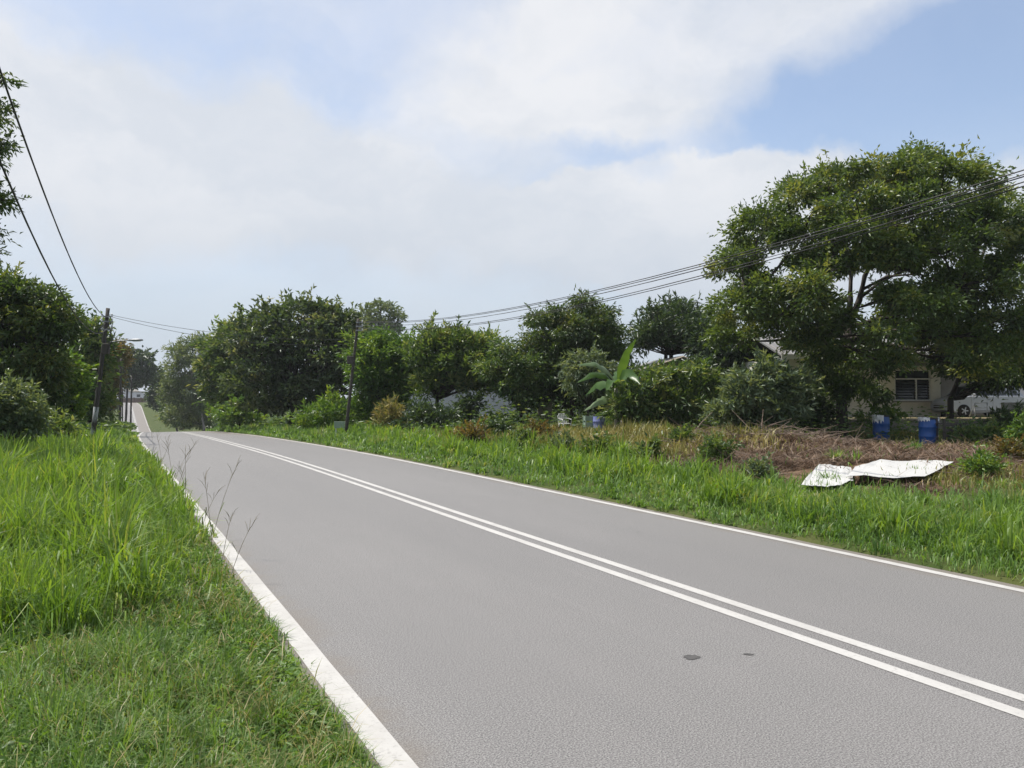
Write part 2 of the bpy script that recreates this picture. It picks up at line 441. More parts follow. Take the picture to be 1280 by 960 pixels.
def asphalt_mat():
    mt, nt, b = newmat('asphalt')
    big = rng_node(nt, noise_node(nt, 0.22, 5, 0.6, stretch=(1.6, 0.4, 1)), 0.36, 0.64)
    c = mixrgb(nt, big, (0.106, 0.102, 0.101), (0.158, 0.150, 0.147))
    track = rng_node(nt, noise_node(nt, 1.0, 3, 0.55, stretch=(1.15, 0.018, 1)), 0.38, 0.66, 0, 0.8)
    c = mixrgb(nt, track, c, (0.125, 0.119, 0.115))
    streak = rng_node(nt, noise_node(nt, 1.0, 5, 0.7, stretch=(7.0, 0.10, 1)), 0.55, 0.75, 0, 0.22)
    c = mixrgb(nt, streak, c, (0.26, 0.245, 0.235))
    patch = rng_node(nt, noise_node(nt, 0.9, 6, 0.65), 0.46, 0.68, 0, 0.55)
    c = mixrgb(nt, patch, c, (0.118, 0.115, 0.113))
    sp = rng_node(nt, noise_node(nt, 95, 4, 0.8), 0.38, 0.62)
    c = mixrgb(nt, sp, mixrgb(nt, 0.72, c, (0.035, 0.034, 0.033)), mixrgb(nt, 0.46, c, (0.46, 0.445, 0.43)))
    sp2 = rng_node(nt, noise_node(nt, 26, 5, 0.8), 0.54, 0.68, 0, 0.55)
    c = mixrgb(nt, sp2, c, (0.085, 0.08, 0.075))
    mk = rng_node(nt, noise_node(nt, 4.5, 3, 0.8, stretch=(1.0, 0.55, 1)), 0.70, 0.78, 0, 0.6)
    c = mixrgb(nt, mk, c, (0.07, 0.067, 0.065))
    # dust and grit along both edges
    tc0 = nt.nodes.new('ShaderNodeTexCoord'); sx = nt.nodes.new('ShaderNodeSeparateXYZ'); nt.links.new(tc0.outputs['Object'], sx.inputs[0])
    nz = noise_node(nt, 2.2, 6, 0.7); ma = nt.nodes.new('ShaderNodeMath'); ma.operation = 'MULTIPLY_ADD'; nt.links.new(nz, ma.inputs[0]); ma.inputs[1].default_value = 0.9; nt.links.new(sx.outputs[0], ma.inputs[2])
    for lo, hi, a0, a1 in ((1.55, 2.15, 0.75, 0.0), (8.15, 8.65, 0.0, 0.6)):
        c = mixrgb(nt, rng_node(nt, ma.outputs[0], lo, hi, a0, a1), c, (0.155, 0.128, 0.098))
    # a few fine cracks
    tc = nt.nodes.new('ShaderNodeTexCoord'); vo = nt.nodes.new('ShaderNodeTexVoronoi'); vo.feature = 'DISTANCE_TO_EDGE'; vo.inputs['Scale'].default_value = 0.45
    ns = nt.nodes.new('ShaderNodeTexNoise'); ns.inputs['Scale'].default_value = 1.3; ns.inputs['Detail'].default_value = 7
    nt.links.new(tc.outputs['Object'], ns.inputs['Vector'])
    ad = nt.nodes.new('ShaderNodeVectorMath'); ad.operation = 'ADD'; nt.links.new(tc.outputs['Object'], ad.inputs[0]); nt.links.new(ns.outputs['Color'], ad.inputs[1])
    nt.links.new(ad.outputs[0], vo.inputs['Vector'])
    cr = rng_node(nt, vo.outputs['Distance'], 0.002, 0.010, 1, 0)
    gate = rng_node(nt, noise_node(nt, 0.5, 3), 0.60, 0.72, 0, 0.35)
    mu = nt.nodes.new('ShaderNodeMath'); mu.operation = 'MULTIPLY'; nt.links.new(cr, mu.inputs[0]); nt.links.new(gate, mu.inputs[1])
    c = mixrgb(nt, mu.outputs[0], c, (0.05, 0.048, 0.045))
    nt.links.new(c, b.inputs['Base Color'])
    b.inputs['Roughness'].default_value = 0.62; b.inputs['Specular IOR Level'].default_value = 0.5
    bp = nt.nodes.new('ShaderNodeBump'); bp.inputs['Strength'].default_value = 0.22; bp.inputs['Distance'].default_value = 0.004
    nt.links.new(noise_node(nt, 120, 4, 0.8), bp.inputs['Height']); nt.links.new(bp.outputs[0], b.inputs['Normal'])
    return mt


def line_mat():
    mt, nt, b = newmat('road_paint')
    w = rng_node(nt, noise_node(nt, 18, 7, 0.85), 0.53, 0.66, 0, 0.85)
    w2 = rng_node(nt, noise_node(nt, 1.7, 6, 0.7), 0.38, 0.7, 0, 0.75)
    c = mixrgb(nt, w2, (0.45, 0.44, 0.42), (0.36, 0.348, 0.33))
    c = mixrgb(nt, w, c, (0.27, 0.26, 0.25))
    nt.links.new(c, b.inputs['Base Color']); b.inputs['Roughness'].default_value = 0.7
    bp = nt.nodes.new('ShaderNodeBump'); bp.inputs['Strength'].default_value = 0.3; bp.inputs['Distance'].default_value = 0.005
    nt.links.new(noise_node(nt, 90, 3, 0.7), bp.inputs['Height']); nt.links.new(bp.outputs[0], b.inputs['Normal'])
    return mt


def ground_mat():
    mt, nt, b = newmat('soil_and_thatch')
    a = nt.nodes.new('ShaderNodeAttribute'); a.attribute_name = 'bare'
    g = mixrgb(nt, rng_node(nt, noise_node(nt, 1.4, 6, 0.65), 0.35, 0.7), (0.045, 0.070, 0.018), (0.085, 0.095, 0.032))
    s = mixrgb(nt, rng_node(nt, noise_node(nt, 3.5, 6, 0.7), 0.35, 0.7), (0.135, 0.085, 0.055), (0.23, 0.16, 0.105))
    nt.links.new(mixrgb(nt, a.outputs['Fac'], g, s), b.inputs['Base Color']); b.inputs['Roughness'].default_value = 0.95
    b.inputs['Specular IOR Level'].default_value = 0.1
    bp = nt.nodes.new('ShaderNodeBump'); bp.inputs['Strength'].default_value = 0.7; bp.inputs['Distance'].default_value = 0.05
    nt.links.new(noise_node(nt, 9, 6, 0.7), bp.inputs['Height']); nt.links.new(bp.outputs[0], b.inputs['Normal'])
    return mt


M['asphalt'] = asphalt_mat(); M['line'] = line_mat(); M['ground'] = ground_mat()

# ------------------------------------------------------------------ ground, road, markings
def bare_mask(X, Y):
    b = 1 - sm(ell(X, Y, 1090, 19.5, 6.5, 6.2) + 0.16 * n2(X, Y, 0.8, 3), 0.75, 1.05)
    c = 1 - sm(ell(X, Y, 740, 29, 6.0, 6.0) + 0.2 * n2(X, Y, 0.8, 8), 0.7, 1.05)
    d = X - shift(Y) - RR
    return np.maximum(b, 0.55 * c) * sm(d + 0.5 * n2(X, Y, 1.1), 2.2, 3.4)


def build_ground():
    ys = np.concatenate([np.arange(-60, -8, 4), np.arange(-8, 60, 0.4), np.arange(60, 140, 1.5), np.arange(140, 400, 5),
                         np.array([420, 460, 520, 600, 720, 900, 1200, 1700, 2400, 3500, 5000.])])
    xs = np.concatenate([[-3000, -2000, -1200, -700, -400, -250, -160, -110], np.arange(-80, -20, 3), np.arange(-20, 0.8, 0.4), [0.8, 1.0, RL - 0.05, RL + 0.0301, RL + 0.2, 3, 5, 7,
                         RR - 0.2, RR - 0.0301, RR + 0.05, RR + 0.2], np.arange(8.6, 36, 0.4), np.arange(36, 80, 2), [90, 110, 160, 250, 400, 700, 1200, 2000, 3500]])
    XX, YY = np.meshgrid(xs, ys); XX = XX + shift(YY) * (np.abs(XX) < 90)
    Z = ground(XX, YY); n, m_ = XX.shape
    V = np.stack([XX, YY, Z], -1).reshape(-1, 3)
    i = np.arange(n * m_).reshape(n, m_)
    F = np.stack([i[:-1, :-1], i[:-1, 1:], i[1:, 1:], i[1:, :-1]], -1).reshape(-1, 4)
    me = np_mesh('ground', V, F, {'bare': bare_mask(V[:, 0], V[:, 1])})
    me.polygons.foreach_set('use_smooth', [True] * len(me.polygons))
    o = link('ground', me, M['ground']); tag(o, 'verge and rough land on both sides of the road', None, None, 'structure')


def strip(name, x0, x1, y0, y1, lift, mat, parent=None, wob=0.0):
    ys = np.concatenate([np.arange(y0, min(y1, 60), 0.5), np.arange(max(60, y0), y1 + 0.1, 2.0)])
    a = np.stack([x0 + shift(ys) + wob * n2(ys, ys * 0, 2.3, x0), ys, prof(ys) + lift], -1)
    b = np.stack([x1 + shift(ys) + wob * n2(ys, ys * 0, 2.9, x1), ys, prof(ys) + lift], -1)
    n = len(ys); i = np.arange(n - 1)
    V = np.concatenate([a, b]); F = np.stack([i, n + i, n + i + 1, i + 1], -1)
    return link(name, np_mesh(name, V, F), mat, parent)


build_ground()
road = tag(strip('road', RL, RR, -40, 378, 0.0, M['asphalt'], None, 0.02), 'grey asphalt two lane road running away to the left', None, None, 'structure')
strip('edge_line', 1.255, 1.425, -40, 370, 0.004, M['line'], road, 0.006)
strip('edge_line', 7.93, 8.06, -40, 370, 0.004, M['line'], road, 0.006)
strip('centre_line', 4.815, 4.935, -40, 370, 0.004, M['line'], road, 0.003)
strip('centre_line', 5.085, 5.205, -40, 370, 0.004, M['line'], road, 0.003)


def road_spot(u, v, a, b, name, label):
    z = CAMH * FPX / (v - HOR); X, Y = cam_xy(u, z)
    rnd = random.Random(u); n = 18; mb = MB()
    ring = []
    for k in range(n):
        an = 2 * math.pi * k / n; r = 1 + 0.3 * rnd.uniform(-1, 1)
        q = Vector((a * r * math.cos(an), b * r * math.sin(an), 0)); q.rotate(Matrix.Rotation(-TH, 3, 'Z')); ring.append(Vector((X, Y, 0.004)) + q)
    mb.add(ring, [tuple(range(n))])
    return tag(mb.build(name, M['tar']), label, None, None, 'structure')


M['tar'] = plain('tar', (0.085, 0.082, 0.08), 0.85, dirt=0.7, scale=40)
o = road_spot(863, 820, 0.062, 0.05, 'road_patch', 'small dark oval tar patch on the near lane'); o.parent = road
o = road_spot(934, 816, 0.036, 0.02, 'road_patch', 'faint dark mark on asphalt beside the tar patch'); o.parent = road

# ------------------------------------------------------------------ foliage generators
R = np.random.default_rng(7)


def unit(a): return a / np.maximum(np.linalg.norm(a, axis=-1, keepdims=True), 1e-9)


def leaves_mesh(name, pos, direc, L, W, rnd, fold=0.25, up_bias=0.8, rng=R):
    """rhombic folded leaves: 4 vertices, 2 triangles each"""
    n = len(pos); direc = unit(direc)
    nrm = rng.normal(size=(n, 3)); nrm[:, 2] += up_bias; nrm = nrm - (nrm * direc).sum(1, keepdims=True) * direc; nrm = unit(nrm)
    side = np.cross(direc, nrm)
    L = L[:, None]; W = W[:, None]
    mid = pos + direc * L * 0.45
    a = pos; b = mid + side * W * 0.5 + nrm * W * fold; c = pos + direc * L - nrm * L * 0.12; d = mid - side * W * 0.5 + nrm * W * fold
    V = np.stack([a, b, c, d], 1).reshape(-1, 3)
    i = np.arange(n)[:, None] * 4
    F = np.concatenate([i + np.array([[0, 1, 2]]), i + np.array([[0, 2, 3]])], 1).reshape(-1, 3)
    return np_mesh(name, V, F, {'rnd': np.repeat(rnd, 4)})


def crown_leaves(blobs, leaf, cover, clump, droop, rng, flat=0.0, spread=0.46):
    """blobs: list of (centre, rx, ry(depth), rz). Leaf clumps sit through the outer part of each blob."""
    P_, D_, RN = [], [], []
    L, W = leaf
    for c, rx, ry, rz in blobs:
        area = math.pi * ((rx + ry) / 2) * rz
        n_leaf = int(area * cover / (L * W * 0.5))
        n_cl = max(5, int(area / (clump * clump * 1.15)))
        dirs = unit(rng.normal(size=(n_cl, 3))); dirs[:, 2] = np.where(dirs[:, 2] < -0.35, -dirs[:, 2] * 0.6, dirs[:, 2]); dirs = unit(dirs)
        rad = rng.uniform(0.40, 1.04, n_cl) ** 0.6; rad = np.where(rng.random(n_cl) < 0.07, rad * rng.uniform(1.05, 1.2, n_cl), rad)
        cen = np.array(c) + dirs * rad[:, None] * np.array([rx, ry, rz])
        # align the lateral axis with the camera-independent world: rx is along the given tangent
        val = np.clip(rng.normal(0.46, 0.25, n_cl), 0, 1)
        szs = rng.uniform(0.55, 1.25, n_cl)
        per = max(4, n_leaf // n_cl)
        k = np.repeat(np.arange(n_cl), per)
        off = rng.normal(size=(len(k), 3)) * (clump * spread) * szs[k][:, None]; off[:, 2] *= (0.75 - flat)
        pos = cen[k] + off
        dd = unit(off) * 0.8 + dirs[k] * 0.5 + rng.normal(size=off.shape) * 0.45; dd[:, 2] -= droop
        P_.append(pos); D_.append(dd); RN.append(np.clip(val[k] + rng.normal(0, 0.13, len(k)), 0, 1))
    return np.concatenate(P_), np.concatenate(D_), np.concatenate(RN)


def split_blobs(blobs, rng, k=3, f=0.60):
    out = []
    for u, v, ru, rv in blobs:
        if ru < 9 or k < 2: out.append((u, v, ru, rv)); continue
        a0 = rng.uniform(0, 6.28)
        for j in range(k):
            a = a0 + 6.283 * j / k + rng.uniform(-.5, .5); q = rng.uniform(0.30, 0.74); g = f * rng.uniform(0.75, 1.12)
            out.append((u + math.cos(a) * ru * q, v + math.sin(a) * rv * q, ru * g, rv * g))
    return out


def px_blobs(blobs, z, dz_scale=0.8, seed=1):
    """blobs measured on the photograph (u, v, ru, rv) turned into ellipsoids standing z metres away,
    doubled to the front and back where the crown is wide enough"""
    rng = np.random.default_rng(seed)
    us = np.array([b[0] for b in blobs], float); vs = np.array([b[1] for b in blobs], float)
    cu, cv = (min(b[0] - b[2] for b in blobs) + max(b[0] + b[2] for b in blobs)) / 2, (min(b[1] - b[3] for b in blobs) + max(b[1] + b[3] for b in blobs)) / 2
    hu = max(abs(b[0] - cu) + b[2] for b in blobs); hv = max(abs(b[1] - cv) + b[3] for b in blobs)
    half = hu / FPX * z * dz_scale
    out = []
    for u, v, ru, rv in blobs:
        r = ru / FPX * z; rz_ = rv / FPX * z
        rho = min(1, math.hypot((u - cu) / hu, (v - cv) / hv)); m_ = max(0, math.sqrt(1 - rho * rho) * half - r * 0.6)
        ds = [rng.uniform(-0.3, 0.3) * r] if m_ < 0.5 * r else [-m_ * rng.uniform(0.6, 1), m_ * rng.uniform(0.3, 1)]
        for d in ds:
            s = (z + d) / z if False else 1.0
            X, Y = cam_xy(u, z); q = Vector((X, Y, CAMH + (HOR - v) / FPX * z)) + Vector((ST, CT, 0)) * d
            # keep the height and bearing it has on the photograph as it moves nearer or farther
            k = (z + d) / z; q = Vector((X * k, Y * k, CAMH + (HOR - v) / FPX * z * k))
            out.append((q, r * k, r * k, rz_ * k))
    return out


def curve_pts(a, b, sag, n=6, rnd=None, jit=0.0):
    a = Vector(a); b = Vector(b); out = []
    for i in range(n + 1):
        t = i / n; p = a.lerp(b, t); p.z += sag * 4 * t * (1 - t)
        if rnd and 0 < i < n: p += Vector((rnd.uniform(-jit, jit), rnd.uniform(-jit, jit), rnd.uniform(-jit, jit) * .5))
        out.append(p)
    return out


def tree(name, label, cat, u, z, blobs, mat, leaf=(0.3, 0.12), cover=5, clump=0.7, droop=0.35, trunk_r=0.18, fork=0.45, seed=1,
         group=None, bark='bark', depth=0.8, stems=None, limbs=True, flat=0.0, spread=0.46, foliage='crown', shoots=1.6, split=3):
    base = at(u, z)
    rng = np.random.default_rng(seed); rnd = random.Random(seed)
    t = thing(name, label, cat, base, 0, group)
    bl = px_blobs(split_blobs(blobs, rng, split), z, depth, seed)
    pos, direc, rn = crown_leaves(bl, leaf, cover, clump, droop, rng, flat, spread)
    # leafy sprays that stick out of the crown and break its outline
    ns = int(shoots * len(bl)); sp, sd, sr = [], [], []
    for _ in range(ns):
        c, rx, ry, rz_ = bl[rng.integers(0, len(bl))]; dv = unit(rng.normal(size=3)[None])[0]; dv[2] = abs(dv[2]) * 1.2 - 0.1; dv = dv / np.linalg.norm(dv)
        p0 = np.array(c) + dv * np.array([rx, ry, rz_]) * 0.85; ax = dv + np.array([0, 0, 0.5 - droop]); ax = ax / np.linalg.norm(ax); ln = clump * rng.uniform(0.7, 1.9); m2 = 16
        t_ = np.linspace(0, 1, m2)[:, None]; sp.append(p0 + ax * t_ * ln - np.array([0, 0, 1.0]) * (t_ ** 2) * ln * 0.3 * max(droop, 0)); sd.append(ax + rng.normal(size=(m2, 3)) * 0.75); sr.append(np.full(m2, np.clip(rng.normal(.6, .2), 0, 1)))
    if ns: pos = np.concatenate([pos] + sp); direc = np.concatenate([direc] + sd); rn = np.concatenate([rn] + sr)
    low = pos[:, 2] > ground(pos[:, 0], pos[:, 1]) + 0.03
    pos, direc, rn = pos[low], direc[low], rn[low]
    n = len(pos); L = leaf[0] * rng.uniform(0.65, 1.25, n); W = leaf[1] * rng.uniform(0.7, 1.2, n)
    me = leaves_mesh(foliage, pos - np.array(base), direc, L, W, rn, rng=rng)
    link(foliage, me, M[mat], t)
    mb = MB()
    cz = sum(b[0].z for b in bl) / len(bl); cen = sum((b[0] for b in bl), Vector()) / len(bl)
    low_z = min(b[0].z - b[3] for b in bl)
    fz = base.z + max(0.25, (cz - base.z) * fork)
    f = Vector((base.x * 0.75 + cen.x * 0.25, base.y * 0.75 + cen.y * 0.25, fz))
    if stems is None:
        stems = [curve_pts(base - Vector((0, 0, 0.15)), f, 0, 4, rnd, trunk_r * 0.35)]
        mb.tube([p - base for p in stems[0]], [trunk_r * (1.35 if i == 0 else 1 - 0.08 * i) for i in range(5)], 9)
    else:
        for path, r0, r1 in stems:
            k = len(path); mb.tube([Vector(p) - base for p in path], [r0 + (r1 - r0) * i / (k - 1) for i in range(k)], 9)
        f = None
    mb.build('trunk' if foliage == 'crown' else 'stem', M[bark], t, True)
    if limbs:
        lb = MB(); pts_ = [p for s in stems for p in (s[0] if isinstance(s, tuple) else s)] if f is None else None
        for c, rx, ry, rz_ in bl:
            if f is not None: src = f + Vector((0, 0, -0.05))
            else:
                zt = max(Vector(p).z for p in pts_); hi = [p for p in pts_ if Vector(p).z > base.z + 0.38 * (zt - base.z)]
                src = min(hi, key=lambda p: (Vector(p) - c).length + max(0, Vector(p).z - c.z) * 2)
            d = (Vector(src) - c).length; r0 = min(trunk_r * 0.5, 0.03 + d * 0.018)
            path = curve_pts(src, c + Vector((0, 0, rz_ * 0.2)), d * 0.05 * rnd.uniform(-0.5, 1.5), 5, rnd, d * 0.04)
            lb.tube([p - base for p in path], [r0 * (1 - 0.85 * i / 5) for i in range(6)], 6)
            for _ in range(4):
                q = path[3].lerp(path[5], rnd.random()); e = c + Vector((rnd.uniform(-1, 1) * rx, rnd.uniform(-1, 1) * ry, rnd.uniform(-.3, .9) * rz_))
                lb.tube([p - base for p in curve_pts(q, e, 0, 3, rnd, 0.06)], [r0 * .3, r0 * .22, r0 * .15, r0 * .06], 5)
        lb.build('limbs' if foliage == 'crown' else 'twigs', M[bark], t, True)
    return t


def sample_ground(n, u0, u1, z0, z1, rng, power=1.5):
    """points on the ground ahead, denser towards the viewer's side of the land"""
    x = rng.uniform(u0, u1, n); q = rng.random(n); e = 2 - power
    z = (z0 ** e + q * (z1 ** e - z0 ** e)) ** (1 / e) if abs(e) > 1e-3 else z0 * (z1 / z0) ** q
    # area grows with z, so this gives a density of about z**-power
    xx = (x - 640) / FPX * z
    return xx * CT + z * ST, -xx * ST + z * CT, z


def tufts(X, Y, z, rng, share, per, rad):
    """gathers a share of the points round tuft centres; returns the new points and the way each blade leans"""
    n = len(X); an = rng.uniform(0, 2 * np.pi, n); size = np.ones(n)
    k = np.where(rng.random(n) < share)[0]; nc = max(1, len(k) // per); c = rng.choice(k, nc); own = rng.integers(0, nc, len(k))
    # each blade joins the nearest of a few candidate tufts at its own distance from the viewer
    order = np.argsort(z[c]); c = c[order]; pos = np.searchsorted(z[c], z[k]); own = np.clip(pos + rng.integers(-1, 2, len(k)), 0, nc - 1)
    cs = rng.uniform(0.6, 1.35, nc); r = rad * cs[own] * (1 + 0.02 * z[k]); a = rng.uniform(0, 2 * np.pi, len(k)); q = np.sqrt(rng.random(len(k))) * r
    X = X.copy(); Y = Y.copy(); X[k] = X[c[own]] + np.cos(a) * q; Y[k] = Y[c[own]] + np.sin(a) * q
    an[k] = a + rng.normal(0, 0.35, len(k)); size[k] = cs[own]
    tint = np.zeros(n); ct = rng.normal(0, 0.16, nc); tint[k] = ct[own]
    return X, Y, an, size, tint


def blades_mesh(name, X, Y, H, W, lean, rnd, rng, curl=1.0, base_off=0.0, an=None):
    """arched grass blades: 5 vertices, 3 triangles each"""
    n = len(X); an = rng.uniform(0, 2 * np.pi, n) if an is None else an; fa = an + np.pi / 2 + rng.normal(0, 0.5, n)
    d = np.stack([np.cos(an), np.sin(an), np.zeros(n)], 1); s = np.stack([np.cos(fa), np.sin(fa), np.zeros(n)], 1)
    b = np.stack([X, Y, ground(X, Y) - 0.01 + base_off], 1); up = np.array([[0, 0, 1.0]])
    H = H[:, None]; W = W[:, None]; lean = lean[:, None]
    m1 = b + up * H * 0.55 * np.cos(lean * 0.5) + d * H * 0.55 * np.sin(lean * 0.5)
    tip = m1 + up * H * 0.5 * np.cos(lean * (1 + curl)) + d * H * 0.5 * np.sin(lean * (1 + curl))
    V = np.stack([b - s * W * .35, b + s * W * .35, m1 + s * W * .5, m1 - s * W * .5, tip], 1).reshape(-1, 3)
    i = np.arange(n)[:, None] * 5
    F = np.concatenate([i + np.array([[0, 1, 2]]), i + np.array([[0, 2, 3]]), i + np.array([[3, 2, 4]])], 1).reshape(-1, 3)
    return np_mesh(name, V, F, {'rnd': np.repeat(rnd, 5)})


def stuff(name, me, mat, label):
    return tag(link(name, me, mat), label, None, None, 'stuff')


# ------------------------------------------------------------------ the big tree on the right
BIG = [(1150, 198, 18, 14), (1142, 220, 34, 20), (1105, 228, 48, 28), (1042, 232, 28, 22), (1000, 250, 36, 26), (948, 290, 36, 28), (1192, 232, 48, 36),
       (1245, 285, 42, 46), (1285, 340, 45, 55), (1135, 268, 62, 40), (1072, 268, 48, 32), (1010, 300, 38, 26), (928, 338, 34, 30),
       (965, 372, 38, 24), (930, 395, 38, 34), (1170, 318, 62, 42), (1120, 318, 36, 26), (1215, 372, 62, 46), (1150, 392, 50, 34), (1240, 430, 56, 44),
       (1182, 422, 50, 22), (985, 405, 30, 22), (1020, 385, 26, 22), (1012, 432, 26, 16), (1062, 455, 52, 30), (1035, 488, 38, 26), (1082, 490, 34, 24), (1108, 455, 24, 20),
       (1270, 470, 40, 26), (1215, 462, 34, 18), (918, 432, 34, 26), (1330, 290, 50, 60), (1350, 400, 60, 60), (1058, 335, 22, 14), (1035, 340, 24, 16), (1020, 330, 30, 18), (1098, 300, 30, 18), (1045, 402, 28, 14), (1062, 300, 34, 20), (1018, 362, 26, 16), (1040, 420, 30, 14), (1102, 418, 30, 15), (1118, 372, 24, 16), (1085, 320, 24, 14)]
zb = 30.7
stems_big = [([pt(1053, 552, zb), pt(1052, 520, zb), pt(1051, 480, zb), pt(1056, 440, zb), pt(1063, 405, zb)], 0.25, 0.17),
             ([pt(1062, 408, zb), pt(1064, 375, zb), pt(1065, 345, zb), pt(1058, 300, zb + 1), pt(1048, 250, zb + 1.5)], 0.13, 0.04),
             ([pt(1063, 405, zb), pt(1075, 375, zb - 0.2), pt(1082, 345, zb - 0.4), pt(1105, 300, zb - 1), pt(1135, 235, zb - 1)], 0.15, 0.04),
             ([pt(1076, 372, zb - 0.2), pt(1098, 355, zb), pt(1135, 335, zb + .5), pt(1180, 315, zb + 1)], 0.08, 0.03),
             ([pt(1078, 362, zb - 0.2), pt(1110, 345, zb - 1), pt(1150, 342, zb - 2), pt(1200, 360, zb - 3)], 0.07, 0.03),
             ([pt(1056, 440, zb), pt(1035, 428, zb - .5), pt(1000, 424, zb - 1), pt(970, 408, zb - 1.5), pt(935, 380, zb - 1.5)], 0.11, 0.03),
             ([pt(1058, 425, zb), pt(1095, 410, zb + .8), pt(1140, 400, zb + 1.5), pt(1210, 395, zb + 2)], 0.11, 0.03),
             ([pt(1054, 455, zb), pt(1085, 450, zb - 1), pt(1125, 440, zb - 2), pt(1180, 435, zb - 3)], 0.09, 0.03),
             ([pt(1060, 335, zb), pt(1035, 315, zb), pt(1005, 290, zb - .5), pt(965, 285, zb - .5)], 0.06, 0.02)]
tree('broad_tree', 'tallest broad crowned tree with forked trunk behind the blue drums', 'tree', 1053, zb, BIG, 'big', leaf=(0.19, 0.082), cover=4.2,
     clump=0.52, droop=0.35, trunk_r=0.24, seed=11, spread=0.42, split=1, shoots=3.0, depth=0.75, stems=stems_big)

# ------------------------------------------------------------------ trees right of the road
TR = 'trees on the right of the road'
tree('mango_tree', 'round dark mango tree topping the row left of the banana plant', 'tree', 715, 42,
     [(722, 395, 32, 22), (690, 412, 30, 24), (752, 410, 26, 24), (715, 430, 46, 28), (680, 450, 26, 26), (748, 445, 30, 28), (700, 470, 40, 26), (765, 425, 14, 18), (672, 430, 16, 18), (690, 492, 22, 16), (722, 470, 34, 22)],
     'mango', (0.27, 0.078), 4.8, 0.52, 0.6, 0.16, seed=21, group=TR)
tree('fruit_tree', 'low dark tree with dipping branches in front of a white wall', 'tree', 652, 41,
     [(640, 452, 30, 20), (612, 462, 16, 20), (668, 470, 28, 20), (640, 482, 36, 16), (655, 500, 14, 16)],
     'mid', (0.27, 0.088), 4.4, 0.52, 0.55, 0.13, seed=22, group=TR)
tree('fruit_tree', 'green tree with upswept leafy shoots on its flat top', 'tree', 540, 44,
     [(535, 425, 16, 18), (555, 432, 24, 20), (580, 432, 22, 18), (605, 430, 14, 16), (530, 455, 26, 22), (565, 460, 34, 22), (600, 455, 24, 22), (545, 485, 36, 18), (590, 482, 30, 16)],
     'mid', (0.33, 0.11), 4.6, 0.55, -0.25, 0.16, seed=23, group=TR)
tree('fruit_tree', 'light green topped tree right beside the dark wooden utility pole', 'tree', 478, 47,
     [(455, 438, 22, 16), (485, 432, 26, 14), (510, 440, 18, 16), (465, 455, 26, 18), (500, 460, 24, 18), (480, 478, 36, 18), (505, 490, 20, 16), (470, 498, 24, 16), (492, 506, 22, 12), (452, 470, 16, 16)],
     'bright', (0.32, 0.12), 4.6, 0.55, 0.3, 0.15, seed=24, group=TR)
tree('wild_tree', 'large dark tree with round plates of pale leaves at its top', 'tree', 365, 60,
     [(335, 395, 20, 12), (372, 390, 26, 13), (405, 395, 22, 12), (430, 400, 18, 12), (315, 412, 24, 16), (350, 412, 34, 18), (395, 415, 36, 18), (430, 420, 26, 20),
      (300, 435, 26, 20), (340, 440, 40, 24), (390, 445, 42, 26), (430, 450, 22, 26), (320, 475, 40, 26), (370, 480, 44, 26), (415, 485, 26, 22), (340, 508, 36, 16), (385, 505, 30, 14)],
     'pale', (0.42, 0.21), 4.0, 0.7, 0.05, 0.22, seed=25, group=TR, flat=0.3, spread=0.40, shoots=2.5)
tree('wild_tree', 'dark green tree left of the pale topped one, bushy to the ground', 'tree', 290, 76,
     [(290, 415, 18, 14), (280, 432, 22, 18), (300, 445, 26, 20), (270, 458, 24, 22), (300, 480, 30, 22), (272, 500, 28, 20), (305, 512, 26, 12)],
     'mid', (0.55, 0.22), 4.6, 0.85, 0.3, 0.2, seed=26, group=TR)
tree('feathery_tree', 'thin grey green feathery tree at the far left end of the row', 'tree', 256, 115,
     [(222, 440, 14, 9), (248, 432, 18, 10), (232, 452, 24, 12), (258, 452, 20, 14), (222, 475, 20, 18), (250, 480, 26, 20), (212, 498, 16, 16), (240, 508, 30, 14)],
     'greyleaf', (0.6, 0.18), 3.0, 0.95, 0.2, 0.18, seed=27, group=TR, bark='pale_bark')
tree('rain_tree', 'distant umbrella shaped tree standing above all the others', 'tree', 478, 118,
     [(482, 384, 15, 6), (462, 390, 12, 5), (496, 396, 10, 5), (470, 402, 18, 6), (488, 410, 16, 6), (462, 414, 12, 5), (478, 425, 18, 8), (448, 418, 8, 5)],
     'greyleaf', (0.60, 0.26), 3.4, 0.75, 0.2, 0.32, fork=0.75, seed=28, group=TR, flat=0.35)
tree('spreading_tree', 'dark flat topped tree round the grey pole behind the little house', 'tree', 838, 49,
     [(815, 392, 14, 8), (848, 390, 18, 8), (832, 408, 30, 14), (865, 402, 18, 12), (812, 415, 18, 12), (850, 425, 30, 14), (885, 420, 20, 16), (875, 440, 22, 12), (800, 432, 12, 14)],
     'dark', (0.40, 0.11), 4.2, 0.6, 0.1, 0.2, fork=0.75, seed=29, group=TR, flat=0.25)
tree('dense_tree', 'dark tree filling the gap behind the left side of the biggest crown', 'tree', 905, 46,
     [(880, 425, 24, 28), (905, 440, 30, 24), (935, 450, 30, 22), (900, 470, 34, 18), (955, 470, 26, 16), (930, 485, 40, 16)],
     'dark', (0.36, 0.12), 4.6, 0.6, 0.4, 0.16, fork=0.5, seed=30, group=TR)
tree('small_tree', 'little pale leaved tree between the mango and the banana plant', 'tree', 735, 36.5,
     [(733, 452, 18, 10), (722, 466, 18, 12), (745, 466, 16, 12), (730, 484, 22, 12), (752, 488, 14, 12)],
     'greyleaf', (0.25, 0.08), 4.2, 0.45, 0.6, 0.08, seed=31, group=TR)
